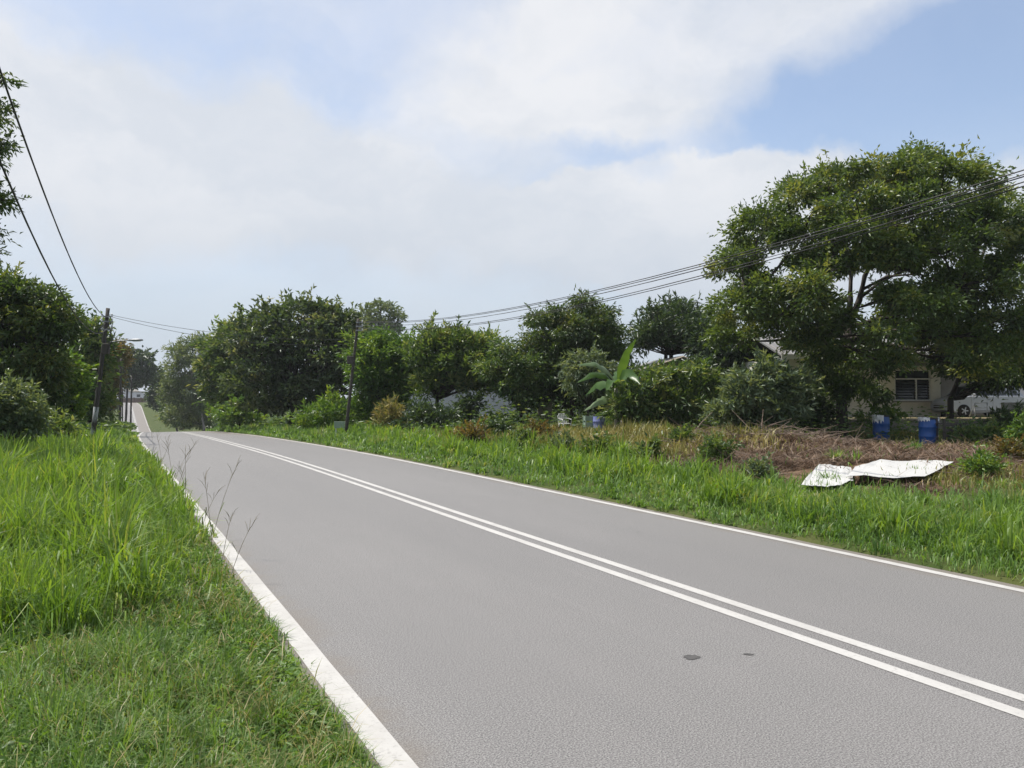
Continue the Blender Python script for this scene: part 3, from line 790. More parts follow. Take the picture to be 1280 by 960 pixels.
tree('dense_tree', 'dark shaded tree overhanging the porch at the right border', 'tree', 1262, 34,
     [(1230, 450, 40, 26), (1275, 455, 40, 26), (1320, 440, 50, 40), (1250, 478, 34, 10), (1222, 452, 24, 16)],
     'dark', (0.28, 0.11), 4.6, 0.55, 0.45, 0.18, seed=32, group=TR, stems=[([pt(1188, 528, 34), pt(1188, 500, 34), pt(1200, 470, 34), pt(1230, 445, 34)], 0.16, 0.08)])
tree('dense_tree', 'dark tree rising behind the cream house, half hidden by the biggest crown', 'tree', 1150, 52,
     [(1110, 440, 40, 24), (1160, 425, 44, 26), (1200, 440, 40, 24)], 'dark', (0.36, 0.12), 4.0, 0.7, 0.4, 0.16, fork=0.9, seed=33, group=TR)

# ------------------------------------------------------------------ trees left of the road
TL = 'trees on the left of the road'
tree('shade_tree', 'big dark tree at the left border behind the pale shrub', 'tree', 18, 30,
     [(20, 368, 40, 22), (55, 390, 30, 26), (-20, 375, 40, 30), (20, 405, 48, 28), (62, 428, 28, 26), (-10, 445, 50, 34), (45, 460, 34, 26), (10, 495, 50, 26), (60, 490, 26, 24)],
     'mango', (0.24, 0.09), 4.8, 0.5, 0.45, 0.25, seed=41, group=TL)
tree('young_tree', 'bright yellow green young tree in front of the dark left trees', 'tree', 88, 33,
     [(78, 462, 16, 13), (90, 476, 14, 14), (74, 488, 19, 16), (88, 503, 15, 16), (76, 520, 20, 14)],
     'bright', (0.28, 0.12), 4.6, 0.5, 0.3, 0.09, seed=42, group=TL)
tree('shade_tree', 'dark tree directly behind the street lamp pole', 'tree', 112, 50,
     [(116, 410, 12, 12), (100, 420, 18, 14), (122, 430, 14, 14), (104, 442, 24, 18), (126, 450, 11, 14), (106, 470, 26, 20), (98, 495, 28, 20), (116, 495, 18, 20), (112, 518, 26, 12)],
     'mid', (0.40, 0.15), 4.8, 0.7, 0.35, 0.2, seed=43, group=TL)
tree('round_tree', 'rust tinged round tree under the street lamp head', 'tree', 140, 84,
     [(146, 438, 12, 10), (134, 452, 14, 14), (148, 452, 11, 11), (136, 474, 13, 14), (130, 498, 14, 16)],
     'rust', (0.50, 0.2), 4.8, 0.8, 0.3, 0.2, seed=44, group=TL)
tree('round_tree', 'dark round topped tree arching over the far end of the road', 'tree', 157, 165,
     [(170, 450, 14, 10), (182, 462, 12, 12), (165, 466, 14, 11), (158, 478, 12, 8), (178, 475, 12, 8), (150, 462, 12, 12), (142, 482, 8, 10)],
     'dark', (0.85, 0.4), 5, 1.1, 0.3, 0.3, fork=0.8, seed=45, group=TL)
tree('round_tree', 'dark narrow tree right of the far road, behind the feathery tree', 'tree', 224, 175,
     [(194, 472, 9, 12), (196, 492, 10, 14), (206, 480, 12, 14), (212, 500, 14, 14), (198, 508, 8, 8)], 'dark', (0.85, 0.4), 5, 1.1, 0.3, 0.28, seed=48, group=TR)
tree('round_tree', 'dark tree at the far bend, left of the far road', 'tree', 140, 190,
     [(142, 470, 9, 10), (132, 490, 11, 14), (138, 508, 8, 14)], 'dark', (0.85, 0.4), 5, 1.1, 0.3, 0.3, seed=46, group=TL)
shrub_hedge = [(700, 486, 24, 20), (735, 480, 26, 22), (770, 478, 24, 24), (800, 485, 24, 22), (715, 505, 30, 14), (760, 505, 34, 14)]
tree('dense_tree', 'dark thicket in shade behind the banana plant and small tree', 'tree', 745, 47, shrub_hedge, 'dark', (0.30, 0.12), 4.6, 0.55, 0.35, 0.12, seed=49, group=TR)
tree('dense_tree', 'dark thicket filling the gap between forked trunk and greyish shrub', 'tree', 885, 41,
     [(870, 470, 24, 20), (905, 485, 26, 18), (885, 500, 30, 16), (925, 500, 26, 16)], 'dark', (0.30, 0.11), 4.4, 0.5, 0.4, 0.12, seed=50, group=TR)
# a tree stands just outside the left border; its drooping twigs hang into view
tree('overhanging_tree', 'drooping leafy twigs of a near tree at the upper left border', 'tree', -230, 19,
     [(-4, 95, 12, 9), (-8, 130, 12, 10), (-16, 148, 14, 10), (-4, 180, 12, 10), (-12, 200, 12, 10), (0, 252, 13, 10), (-16, 240, 14, 12), (-10, 300, 12, 16), (-20, 320, 14, 12), (-60, 120, 36, 36), (-80, 200, 46, 40), (-70, 290, 40, 36), (-140, 120, 60, 50), (-160, 230, 70, 60), (-230, 160, 70, 70), (-250, 290, 60, 50)],
     'mango', (0.15, 0.05), 3.0, 0.26, 0.6, 0.25, fork=0.8, seed=47, shoots=1.0, group=TL, depth=0.5)

# ------------------------------------------------------------------ shrubs
def shrub(name, label, u, z, blobs, mat, leaf, cover, clump, droop, seed, group='shrubs and bushes', **k):
    return tree(name, label, 'shrub', u, z, blobs, mat, leaf, cover, clump, droop, 0.035, 0.4, seed, group, foliage='foliage', **k)


shrub('pale_shrub', 'tall pale leaved shrub at the left border beside the road verge', 20, 21.5,
      [(18, 492, 24, 12), (2, 505, 26, 14), (34, 512, 20, 14), (10, 530, 30, 16), (40, 535, 16, 14), (-20, 520, 30, 30)], 'greyleaf', (0.20, 0.075), 3.6, 0.33, 0.35, 51)
shrub('leafy_shrub', 'low wide shrub spreading just left of the lamp pole foot', 62, 26,
      [(62, 536, 16, 8), (48, 545, 16, 7), (80, 542, 14, 9)], 'mid', (0.24, 0.09), 3.6, 0.35, 0.3, 52)
shrub('roadside_bush', 'rounded light green bush on the verge under the dark trees', 300, 66,
      [(300, 515, 18, 9), (285, 522, 16, 8), (315, 524, 12, 7)], 'bright', (0.42, 0.2), 4, 0.6, 0.3, 53)
shrub('roadside_bush', 'dusty green bush at the foot of the feathery tree', 254, 120,
      [(235, 520, 18, 8), (262, 516, 20, 10), (218, 520, 14, 8), (248, 508, 18, 9)], 'greyleaf', (0.6, 0.28), 4, 0.8, 0.3, 54)
shrub('roadside_bush', 'dense dark bushes right of the far road, before the narrow tree', 222, 138,
      [(214, 517, 9, 10), (226, 513, 12, 12), (242, 514, 14, 12), (258, 515, 14, 11), (210, 525, 8, 8), (224, 527, 12, 8), (242, 528, 14, 8), (258, 528, 14, 8)], 'mid', (0.6, 0.28), 4, 0.8, 0.2, 69)
for i_, (u_, z_, w_, h_, mt_, lb_) in enumerate((
        (652, 24.5, 15, 9, 'mid', 'leafy weed clump in dry grass just right of the lone dark bush'), (706, 22.5, 13, 9, 'greyleaf', 'pale weed clump in the dry grass below the small tree'),
        (752, 21.0, 15, 10, 'mid', 'leafy weed clump below the lilac drum'), (590, 27.0, 14, 10, 'rust', 'reddish weed clump at the left end of the dry grass'),
        (893, 18.6, 15, 11, 'mid', 'leafy weed clump at the left edge of the brown heap'), (948, 16.0, 13, 9, 'greyleaf', 'pale weed clump where tall grass meets the brown heap'),
        (1225, 14.8, 17, 12, 'bright', 'bright weed clump right of the pointed sheet end'), (1262, 17.5, 18, 10, 'rust', 'rusty dry weed patch at the right end of the heap'))):
    gy = HOR + (CAMH - at(u_, z_).z) / z_ * FPX
    shrub('weed_clump', lb_, u_, z_, [(u_ - w_ * .5, gy - h_ * .8, w_ * .7, h_), (u_ + w_ * .5, gy - h_ * .9, w_ * .7, h_ * 1.1), (u_, gy - h_ * 1.5, w_ * .6, h_ * .8)], mt_, (0.006 * z_, 0.0028 * z_), 3.2, 0.012 * z_, 0.1, 80 + i_, group='weed clumps on the right verge')
shrub('dark_bush', 'dark upright bush splitting the view of the white wall', 588, 41, [(588, 508, 11, 12), (582, 522, 12, 8)], 'dark', (0.26, 0.1), 4, 0.38, 0.0, 70)
shrub('tangled_bush', 'wide bright green thicket left of the dark wooden utility pole', 410, 47,
      [(400, 520, 22, 12), (425, 512, 22, 14), (385, 532, 16, 10), (415, 533, 26, 11), (450, 515, 18, 16), (455, 532, 18, 12)], 'bright', (0.36, 0.10), 3.8, 0.5, -0.1, 55)
shrub('dry_bush', 'brownish half dry bush between the two green trees', 490, 41,
      [(490, 518, 12, 10), (482, 532, 14, 10), (498, 532, 12, 10)], 'drygrass', (0.34, 0.08), 3.2, 0.4, -0.3, 56)
shrub('dark_bush', 'dark leafy bush at the foot of the upswept tree', 545, 39,
      [(535, 520, 22, 12), (560, 526, 20, 10), (520, 530, 14, 8)], 'dark', (0.32, 0.13), 4, 0.45, 0.3, 57)
shrub('dark_bush', 'small dark bush alone in the dry grass before the white wall', 620, 29,
      [(620, 540, 13, 9), (614, 552, 11, 8), (630, 552, 10, 8)], 'dark', (0.20, 0.09), 4, 0.3, 0.2, 58)
shrub('dry_bush', 'small brown weed bush right of the lone dark bush', 676, 29,
      [(670, 540, 12, 7), (684, 544, 12, 7)], 'rust', (0.17, 0.07), 3, 0.28, 0.0, 59)
shrub('leafy_shrub', 'broad drooping shrub right of the banana plant', 838, 33,
      [(815, 478, 24, 12), (850, 472, 26, 12), (880, 482, 20, 14), (830, 500, 34, 16), (865, 505, 28, 14), (812, 515, 22, 12), (845, 524, 20, 10), (785, 505, 16, 12), (778, 518, 18, 9), (796, 492, 14, 12)],
      'mid', (0.30, 0.085), 3.8, 0.40, 0.65, 60, shoots=5.0)
shrub('leafy_shrub', 'greyish long leaved shrub left of the forked trunk with one lime leaf', 955, 27,
      [(965, 468, 18, 12), (935, 480, 20, 12), (988, 478, 18, 14), (920, 498, 22, 14), (955, 496, 28, 16), (990, 502, 24, 16), (935, 520, 30, 12), (975, 524, 28, 12), (905, 518, 16, 10)],
      'greyleaf', (0.24, 0.085), 3.4, 0.34, 0.4, 61, shoots=5.0)
shrub('leafy_shrub', 'low dark green shrub behind the slatted rack at the right', 1225, 25,
      [(1215, 548, 24, 11), (1250, 545, 24, 14), (1240, 556, 34, 10), (1205, 556, 16, 8)], 'mid', (0.17, 0.07), 4, 0.28, 0.3, 62)
shrub('leafy_shrub', 'bright yellow green shrub cut by the right border', 1280, 23,
      [(1276, 540, 12, 12), (1290, 552, 16, 14), (1272, 560, 10, 8)], 'bright', (0.16, 0.07), 4, 0.26, 0.2, 63)
shrub('leafy_shrub', 'spiky dark plant against the grey block wall', 1256, 29,
      [(1250, 530, 12, 8), (1270, 528, 12, 9)], 'dark', (0.30, 0.06), 3.4, 0.3, 0.3, 64)
shrub('leafy_shrub', 'small bright plant showing between the trunk and the left drum', 1108, 31,
      [(1100, 514, 8, 6), (1085, 525, 10, 8), (1118, 522, 8, 7)], 'bright', (0.2, 0.08), 3.6, 0.28, 0.3, 65)
shrub('leafy_shrub', 'dark bush low under the left of the forked tree', 1020, 31.5,
      [(1015, 512, 20, 14), (1000, 528, 22, 10), (1030, 530, 16, 10)], 'dark', (0.26, 0.1), 4, 0.4, 0.4, 66)
shrub('dark_bush', 'dark weed clump at the edge of the brown heap beside a pale rock', 852, 23.5,
      [(850, 548, 10, 8), (845, 560, 12, 9)], 'mid', (0.17, 0.07), 3.6, 0.26, 0.1, 67)
shrub('dark_bush', 'dark leafy weeds poking through tall grass below the dry mound', 806, 20,
      [(806, 570, 14, 10), (812, 585, 12, 8)], 'mid', (0.17, 0.08), 3.2, 0.26, 0.1, 68)

# ------------------------------------------------------------------ grass: what nobody could count
def rnd_blend(X, Y, rng, s=0.7, o=1.0):
    return np.clip(0.45 + 0.22 * n2(X, Y, s, o) + rng.normal(0, 0.17, len(X)), 0, 1)


def side(X, Y):
    d = X - shift(Y); return RL - d, d - RR


def grass_layers():
    # --- left verge, low matted grass near the viewer
    rng = np.random.default_rng(101)
    X, Y, z = sample_ground(370000, -230, 700, 3.0, 62, rng, 1.75)
    tl, tr = side(X, Y); edge = -0.02 + 0.07 * n2(X, Y, 2.5) + 0.03 * n2(X, Y, 9.0)
    k = tl > edge
    X, Y, z, tl = X[k], Y[k], z[k], tl[k]; n = len(X)
    X, Y, an, size, tint = tufts(X, Y, z, rng, 0.62, 46, 0.075); tl = side(X, Y)[0]
    patch = n2(X, Y, 1.3, 4)
    H = (0.09 + 0.075 * np.maximum(patch, -0.8) + 0.05 * np.maximum(0, n2(X, Y, 3.7, 1)) + rng.random(n) * 0.13) * size * (0.75 + 0.5 * sm(tl, 0, 0.8)) * (1 + 0.7 * sm(z, 10, 30))
    W = np.maximum(0.0055, 0.0016 * z) * rng.uniform(0.7, 1.3, n)
    lean = np.abs(rng.normal(0.85, 0.45, n))
    stuff('short_grass', blades_mesh('short_grass', X, Y, H, W, lean, np.clip(rnd_blend(X, Y, rng, 0.9) + tint, 0, 1), rng, 1.1, 0, an), M['grass'], 'low matted green grass on the left verge')
    rng = np.random.default_rng(111)
    X, Y, z = sample_ground(48000, -150, 620, 3.2, 16, rng, 1.7)
    tl, tr = side(X, Y); k = (tl > 0.02) & (rng.random(len(X)) < sm(n2(X, Y, 1.7, 15), -0.1, 0.7) + 0.12); X, Y, z = X[k], Y[k], z[k]; n = len(X)
    stuff('grass_thatch', blades_mesh('grass_thatch', X, Y, 0.08 + 0.22 * rng.random(n), np.maximum(0.004, 0.0011 * z) * rng.uniform(.6, 1.3, n), np.clip(rng.normal(2.0, 0.6, n), .3, 3), rng.random(n), rng, -0.2, 0.03 + 0.07 * rng.random(n)), M['drygrass'], 'pale dry blades caught in the left verge grass')
    # --- left, tall bright grass
    rng = np.random.default_rng(102)
    X, Y, z = sample_ground(350000, -230, 560, 4.2, 48, rng, 1.7)
    tl, tr = side(X, Y)
    dens = sm(z + 1.5 * n2(X, Y, 1.3, 6) + 0.7 * n2(X, Y, 3.1, 2), 5.6, 8.2) * sm(tl + (0.25 - 0.17 * sm(z, 9, 12)) * n2(X, Y, 1.6, 2), 0.10 - 0.14 * sm(z, 9, 12), 0.75 - 0.6 * sm(z, 9, 13)) * (0.12 + 0.88 * sm(n2(X, Y, 2.3, 9), -0.55, 0.35))
    dens = np.maximum(dens, 0.8 * (1 - sm(ell(X, Y, 160, 6.4, 0.28, 0.3), 0.6, 1.0)))
    dens = dens * (1 - 0.75 * sm(z, 22, 34))
    k = rng.random(len(X)) < dens
    X, Y, z, tl = X[k], Y[k], z[k], tl[k]; n = len(X)
    X, Y, an, size, tint = tufts(X, Y, z, rng, 0.7, 34, 0.09); tl = side(X, Y)[0]; kk = tl > -0.04 - 0.08 * sm(z, 9, 13); X, Y, z, tl, an, size, tint = X[kk], Y[kk], z[kk], tl[kk], an[kk], size[kk], tint[kk]; n = len(X)
    H = (0.38 + 0.24 * sm(tl, 0.3, 2.2) + 0.16 * n2(X, Y, 1.9, 3)) * rng.uniform(0.45, 1.2, n) * (0.35 + 0.65 * size) * (1 - 0.35 * sm(z, 24, 34))
    W = np.maximum(0.010, 0.0019 * z) * rng.uniform(0.6, 1.4, n)
    lean = np.abs(rng.normal(0.45, 0.36, n))
    stuff('tall_grass', blades_mesh('tall_grass', X, Y, H, W, lean, np.clip(rnd_blend(X, Y, rng, 1.3, 3) + tint, 0, 1), rng, 1.3, 0, an), M['tallgrass'], 'tall bright green grass filling the left verge')
    # --- left, broad arching blades of guinea grass standing over the rest
    rng = np.random.default_rng(112)
    X, Y, z = sample_ground(52000, -90, 420, 5.6, 26, rng, 1.5)
    tl, tr = side(X, Y); dens = sm(tl, 0.5, 1.3) * sm(z + 0.8 * n2(X, Y, 1.2, 4), 6.4, 7.6) * (0.05 + 0.95 * sm(n2(X, Y, 1.5, 19), -0.1, 0.6))
    dens = np.maximum(dens, 1 - sm(ell(X, Y, 160, 6.5, 0.22, 0.25), 0.7, 1.0))
    k = rng.random(len(X)) < dens; X, Y, z = X[k], Y[k], z[k]
    X, Y, an, size, tint = tufts(X, Y, z, rng, 0.95, 26, 0.10); kk = side(X, Y)[0] > 0.25; X, Y, z, an, size, tint = X[kk], Y[kk], z[kk], an[kk], size[kk], tint[kk]; n = len(X)
    H = rng.uniform(0.45, 0.95, n) * (0.4 + 0.6 * size); W = np.maximum(0.017, 0.0021 * z) * rng.uniform(0.7, 1.4, n)
    stuff('guinea_grass', blades_mesh('guinea_grass', X, Y, H, W, np.abs(rng.normal(0.42, 0.25, n)), np.clip(0.5 + tint + rng.normal(0, .18, n), 0, 1), rng, 1.9, 0, an), M['tallgrass'], 'broad bladed guinea grass clumps standing over the left verge')
    # --- right verge, low grass strip along the asphalt
    rng = np.random.default_rng(103)
    X, Y, z = sample_ground(390000, 190, 1600, 6.2, 95, rng, 1.6)
    tl, tr = side(X, Y)
    dens = sm(tr + 0.06 * n2(X, Y, 2.5), -0.03, 0.04) * np.where(z > 40, 1, 1 - 0.75 * sm(tr, 2.5, 5)) * (1 - sm(tr, 11, 15)) * (1 - 0.93 * bare_mask(X, Y))
    k = rng.random(len(X)) < dens
    X, Y, z, tr = X[k], Y[k], z[k], tr[k]; n = len(X)
    X, Y, an, size, tint = tufts(X, Y, z, rng, 0.6, 40, 0.085); tr = side(X, Y)[1]; kk = tr > -0.06; X, Y, z, tr, an, size, tint = X[kk], Y[kk], z[kk], tr[kk], an[kk], size[kk], tint[kk]; n = len(X)
    H = (0.10 + 0.04 * n2(X, Y, 1.2, 4) + rng.random(n) * 0.11 + 0.10 * sm(tr, 0.2, 1.2)) * size * (1 + 0.8 * sm(z, 20, 50)) 
    W = np.maximum(0.006, 0.0015 * z) * rng.uniform(0.7, 1.3, n)
    lean = np.abs(rng.normal(0.6, 0.4, n))
    stuff('verge_grass', blades_mesh('verge_grass', X, Y, H, W, lean, np.clip(rnd_blend(X, Y, rng, 0.6, 2) + tint, 0, 1), rng, 1.1, 0, an), M['grass'], 'low green grass strip along the right edge line')
    # --- right, tall grass behind it
    rng = np.random.default_rng(104)
    X, Y, z = sample_ground(310000, 380, 1600, 6.6, 46, rng, 1.5)
    tl, tr = side(X, Y); b = bare_mask(X, Y); lat = n2(X, Y, 1.5, 7)
    inner = np.where(z < 14, 0.9, 1.15) + 1.5 * sm(z, 24, 36)
    outer = np.interp(z, [7, 11, 14, 20, 30, 40], [3.6, 2.2, 2.6, 4.0, 4.3, 4.6])
    dens = sm(tr + 0.35 * lat, inner - 0.35, inner + 0.35) * (1 - sm(tr + 0.5 * lat, outer - 0.4, outer + 0.5)) * (0.25 + 0.75 * sm(ell(X, Y, 1034, 12.2, 0.7, 1.3), 0.7, 1.1)) * (0.30 + 0.7 * sm(n2(X, Y, 2.1, 1), -0.6, 0.3)) * (1 - 0.85 * b)
    k = rng.random(len(X)) < dens
    X, Y, z, tr = X[k], Y[k], z[k], tr[k]; n = len(X)
    X, Y, an, size, tint = tufts(X, Y, z, rng, 0.75, 30, 0.12); kk = side(X, Y)[1] > 0.3; X, Y, z, tr, an, size, tint = X[kk], Y[kk], z[kk], tr[kk], an[kk], size[kk], tint[kk]; n = len(X)
    H = (0.26 + 0.34 * sm(n2(X, Y, 1.9, 5), -0.5, 0.8) + 0.10 * sm(z, 13, 20)) * rng.uniform(0.45, 1.25, n) * (0.3 + 0.7 * size)
    W = np.maximum(0.012, 0.0018 * z) * rng.uniform(0.6, 1.4, n)
    lean = np.abs(rng.normal(0.48, 0.36, n))
    stuff('tall_grass', blades_mesh('tall_grass', X, Y, H, W, lean, np.clip(rnd_blend(X, Y, rng, 1.5, 5) + tint, 0, 1), rng, 1.3, 0, an), M['tallgrass'], 'tall bright green grass on the right between road and brown heap')
    # --- dry yellow grass
    rng = np.random.default_rng(105)
    X, Y, z = sample_ground(190000, 380, 1560, 12, 48, rng, 1.3)
    tl, tr = side(X, Y)
    a1 = 1 - sm(ell(X, Y, 735, 28.5, 7.5, 8.5) + 0.25 * n2(X, Y, 0.9, 3), 0.7, 1.1)
    a2 = 0.5 * (1 - sm(ell(X, Y, 1240, 14.6, 1.9, 2.2), 0.5, 1.1)); a3 = 0.5 * (1 - sm(ell(X, Y, 600, 33, 5, 6), 0.5, 1.1)); a4 = 0.6 * (1 - sm(ell(X, Y, 1140, 33, 5, 1.6), 0.5, 1.1))
    a5 = 0.35 * (1 - sm(ell(X, Y, 1500, 22, 8, 9), 0.7, 1.1)); dens = np.maximum(np.maximum(np.maximum(a1, a4), np.maximum(a2, a3)), a5) * sm(tr + 0.5 * n2(X, Y, 1.2), 2.6, 4.2)
    k = rng.random(len(X)) < dens
    X, Y, z = X[k], Y[k], z[k]; n = len(X)
    H = (0.44 + 0.22 * n2(X, Y, 0.9, 5)) * rng.uniform(0.4, 1.2, n) * np.where(ell(X, Y, 735, 28.5, 9, 9) < 1, 1, .6); W = np.maximum(0.01, 0.0015 * z) * rng.uniform(0.6, 1.3, n)
    rn = np.clip(0.42 + 0.4 * n2(X, Y, 0.55, 4) + rng.normal(0, 0.16, n), 0, 1)
    stuff('dry_grass', blades_mesh('dry_grass', X, Y, H, W, np.abs(rng.normal(0.45, 0.3, n)), rn, rng, 1.2), M['drygrass'], 'yellowing dry grass in front of the trees')
    # --- dead cut vegetation on the brown heap
    rng = np.random.default_rng(106)
    X, Y, z = sample_ground(330000, 640, 1400, 10.5, 36, rng, 1.5)
    tl, tr = side(X, Y); dens = np.maximum(1 - sm(ell(X, Y, 1090, 19.5, 6.3, 6.0) + 0.16 * n2(X, Y, 0.8, 3), 0.75, 1.05), 1 - sm(ell(X, Y, 815, 26, 3.0, 2.6), 0.6, 1.0))
    dens = dens * sm(tr + 0.5 * n2(X, Y, 1.1), 1.9, 3.2) * (0.45 + 0.55 * sm(n2(X, Y, 1.5, 12), -0.6, 0.3)) * (0.06 + 0.94 * sm(np.minimum(ell(X, Y, 1032, 14.8, 0.62, 2.2), ell(X, Y, 1124, 15.4, 1.1, 1.9)), 0.85, 1.05))
    k = rng.random(len(X)) < dens
    X, Y, z = X[k], Y[k], z[k]; n = len(X)
    H = (0.12 + 0.40 * rng.random(n) ** 1.6); W = np.maximum(0.005, 0.00095 * z) * rng.uniform(0.5, 1.6, n)
    rn = np.clip(0.42 + 0.28 * n2(X, Y, 1.3, 4) + rng.normal(0, 0.22, n), 0, 1)
    stuff('dead_straw', blades_mesh('dead_straw', X, Y, H, W, np.clip(rng.normal(2.65, 0.4, n), 0.6, 3.1), rn, rng, -0.40, 0.07 * rng.random(n) ** 2 + 0.05 * np.maximum(0, n2(X, Y, 2.6, 3))), M['straw'], 'matted dead brown straw over the heap around the white sheet')
    # --- weedy undergrowth under the trees and along the far verge
    rng = np.random.default_rng(107)
    X, Y, z = sample_ground(85000, 190, 1330, 26, 130, rng, 1.25)
    tl, tr = side(X, Y)
    dens = sm(tr + 0.8 * n2(X, Y, 0.9), np.interp(z, [26, 40, 60, 130], [5.5, 3.0, 2.6, 2.4]), np.interp(z, [26, 40, 60, 130], [6.8, 4.2, 3.8, 3.6])) * (1 - sm(tr, 18, 24)) * sm(n2(X, Y, 1.1, 2), -0.6, 0.2)
    dens = dens * (1 - sm(bare_mask(X, Y), 0.2, 0.6))
    k = rng.random(len(X)) < dens
    X, Y, z = X[k], Y[k], z[k]; n = len(X)
    H = rng.uniform(0.05, 0.6, n) * (0.8 + 0.4 * n2(X, Y, 0.7, 3)) + 0.003 * z + rng.uniform(0, 1.0, n) ** 2 * 1.3 * sm(side(X, Y)[1], 5.5, 9) * sm(n2(X, Y, 0.8, 9), -0.5, 0.4)
    pos = np.stack([X, Y, ground(X, Y) + H], 1); dd = rng.normal(size=(n, 3)); dd[:, 2] = 0.1
    me = leaves_mesh('undergrowth', pos, dd, np.maximum(0.14, 0.006 * z) * rng.uniform(0.7, 1.3, n), np.maximum(0.07, 0.003 * z) * rng.uniform(0.7, 1.2, n), rnd_blend(X, Y, rng, 0.6, 6), rng=rng)
    stuff('undergrowth', me, M['mid'], 'leafy weeds growing below the trees on the right')
    rng = np.random.default_rng(108)
    X, Y, z = sample_ground(40000, -120, 200, 18, 110, rng, 1.25)
    tl, tr = side(X, Y)
    dens = sm(tl + 0.6 * n2(X, Y, 0.9), 3.0, 4.0) * (1 - sm(tl, 20, 26))
    dens = np.maximum(dens * sm(z, 20, 27), sm(z, 40, 48) * sm(tl, 0.8, 1.6))
    k = rng.random(len(X)) < dens
    X, Y, z = X[k], Y[k], z[k]; n = len(X)
    H = rng.uniform(0.05, 0.6, n) + 0.004 * z
    pos = np.stack([X, Y, ground(X, Y) + H], 1); dd = rng.normal(size=(n, 3)); dd[:, 2] = 0.1
    me = leaves_mesh('undergrowth', pos, dd, np.maximum(0.14, 0.006 * z) * rng.uniform(0.7, 1.3, n), np.maximum(0.07, 0.003 * z) * rng.uniform(0.7, 1.2, n), rnd_blend(X, Y, rng, 0.6, 6), rng=rng)
    stuff('undergrowth', me, M['mid'], 'dark leafy weeds below the trees on the left')
    # --- clover and small leaves mixed into the near left verge
    rng = np.random.default_rng(109)
    X, Y, z = sample_ground(60000, -90, 560, 3.2, 14, rng, 1.6)
    tl, tr = side(X, Y); k = (tl > 0.03) & (rng.random(len(X)) < 0.25 + 0.75 * sm(n2(X, Y, 1.6, 11), 0.0, 0.6))
    X, Y, z = X[k], Y[k], z[k]; n = len(X)
    pos = np.stack([X, Y, ground(X, Y) + rng.uniform(0.02, 0.13, n)], 1); dd = rng.normal(size=(n, 3)); dd[:, 2] = np.abs(dd[:, 2]) * .4
    me = leaves_mesh('ground_cover', pos, dd, rng.uniform(0.03, 0.07, n), rng.uniform(0.012, 0.03, n), rnd_blend(X, Y, rng, 1.1, 6), rng=rng, up_bias=1.5)
    stuff('ground_cover', me, M['grass'], 'small creeping leaves mixed into the left verge grass')
    # --- leafless brush: thin twigs
    rng = np.random.default_rng(110)
    n = 900; u = np.clip(rng.normal(950, 55, n), 860, 1060); z = rng.uniform(22.5, 27.5, n)
    x = (u - 640) / FPX * z; X, Y = x * CT + z * ST, -x * ST + z * CT
    mb = MB()
    for a, b in zip(X, Y):
        L = rng.uniform(0.3, 1.5); an = rng.uniform(0, 6.28); e = rng.normal(0.05, 0.22); r = rng.uniform(0.006, 0.022)
        p = Vector((a, b, gz(a, b) + rng.uniform(0.0, 0.35) * max(0, 1 - abs((a * CT - b * ST) - 8) / 6)))
        d = Vector((math.cos(an) * math.cos(e), math.sin(an) * math.cos(e), math.sin(e))) * L
        q = p + d; q.z = max(q.z, gz(q.x, q.y) + 0.02)
        mb.tube([p, p.lerp(q, .5) + Vector((0, 0, rng.normal(0, .04))), q], [r, r * .8, r * .4], 4, False)
    for _ in range(1100):
        u = rng.uniform(870, 1330); zz = rng.uniform(13.5, 25); a, b = cam_xy(u, zz)
        if float(bare_mask(np.array([a]), np.array([b]))[0]) < 0.6 or min(float(ell(a, b, 1032, 15, 0.62, 2.3)), float(ell(a, b, 1122, 15.5, 1.1, 2.0))) < 1: continue
        L = rng.uniform(0.15, 0.8); an = rng.uniform(0, 6.28); e = rng.normal(0.15, 0.25); r = rng.uniform(0.004, 0.012)
        p = Vector((a, b, gz(a, b) + rng.uniform(0.02, 0.16))); q = p + Vector((math.cos(an) * math.cos(e), math.sin(an) * math.cos(e), math.sin(e))) * L
        q.z = max(q.z, gz(q.x, q.y) + 0.03); mb.tube([p, p.lerp(q, .5) + Vector((0, 0, rng.normal(0, .03))), q], [r, r * .8, r * .4], 4, False)
    stuff('brushwood', mb.mesh('brushwood'), M['twig'], 'heap of bare cut twigs below the greyish shrub')


grass_layers()

# ------------------------------------------------------------------ buildings and walls
def frame_at(u, z, rz_extra=0.0):
    """a spot on the ground with local x pointing right along the viewer's width and local y pointing away"""
    return at(u, z), -TH + rz_extra


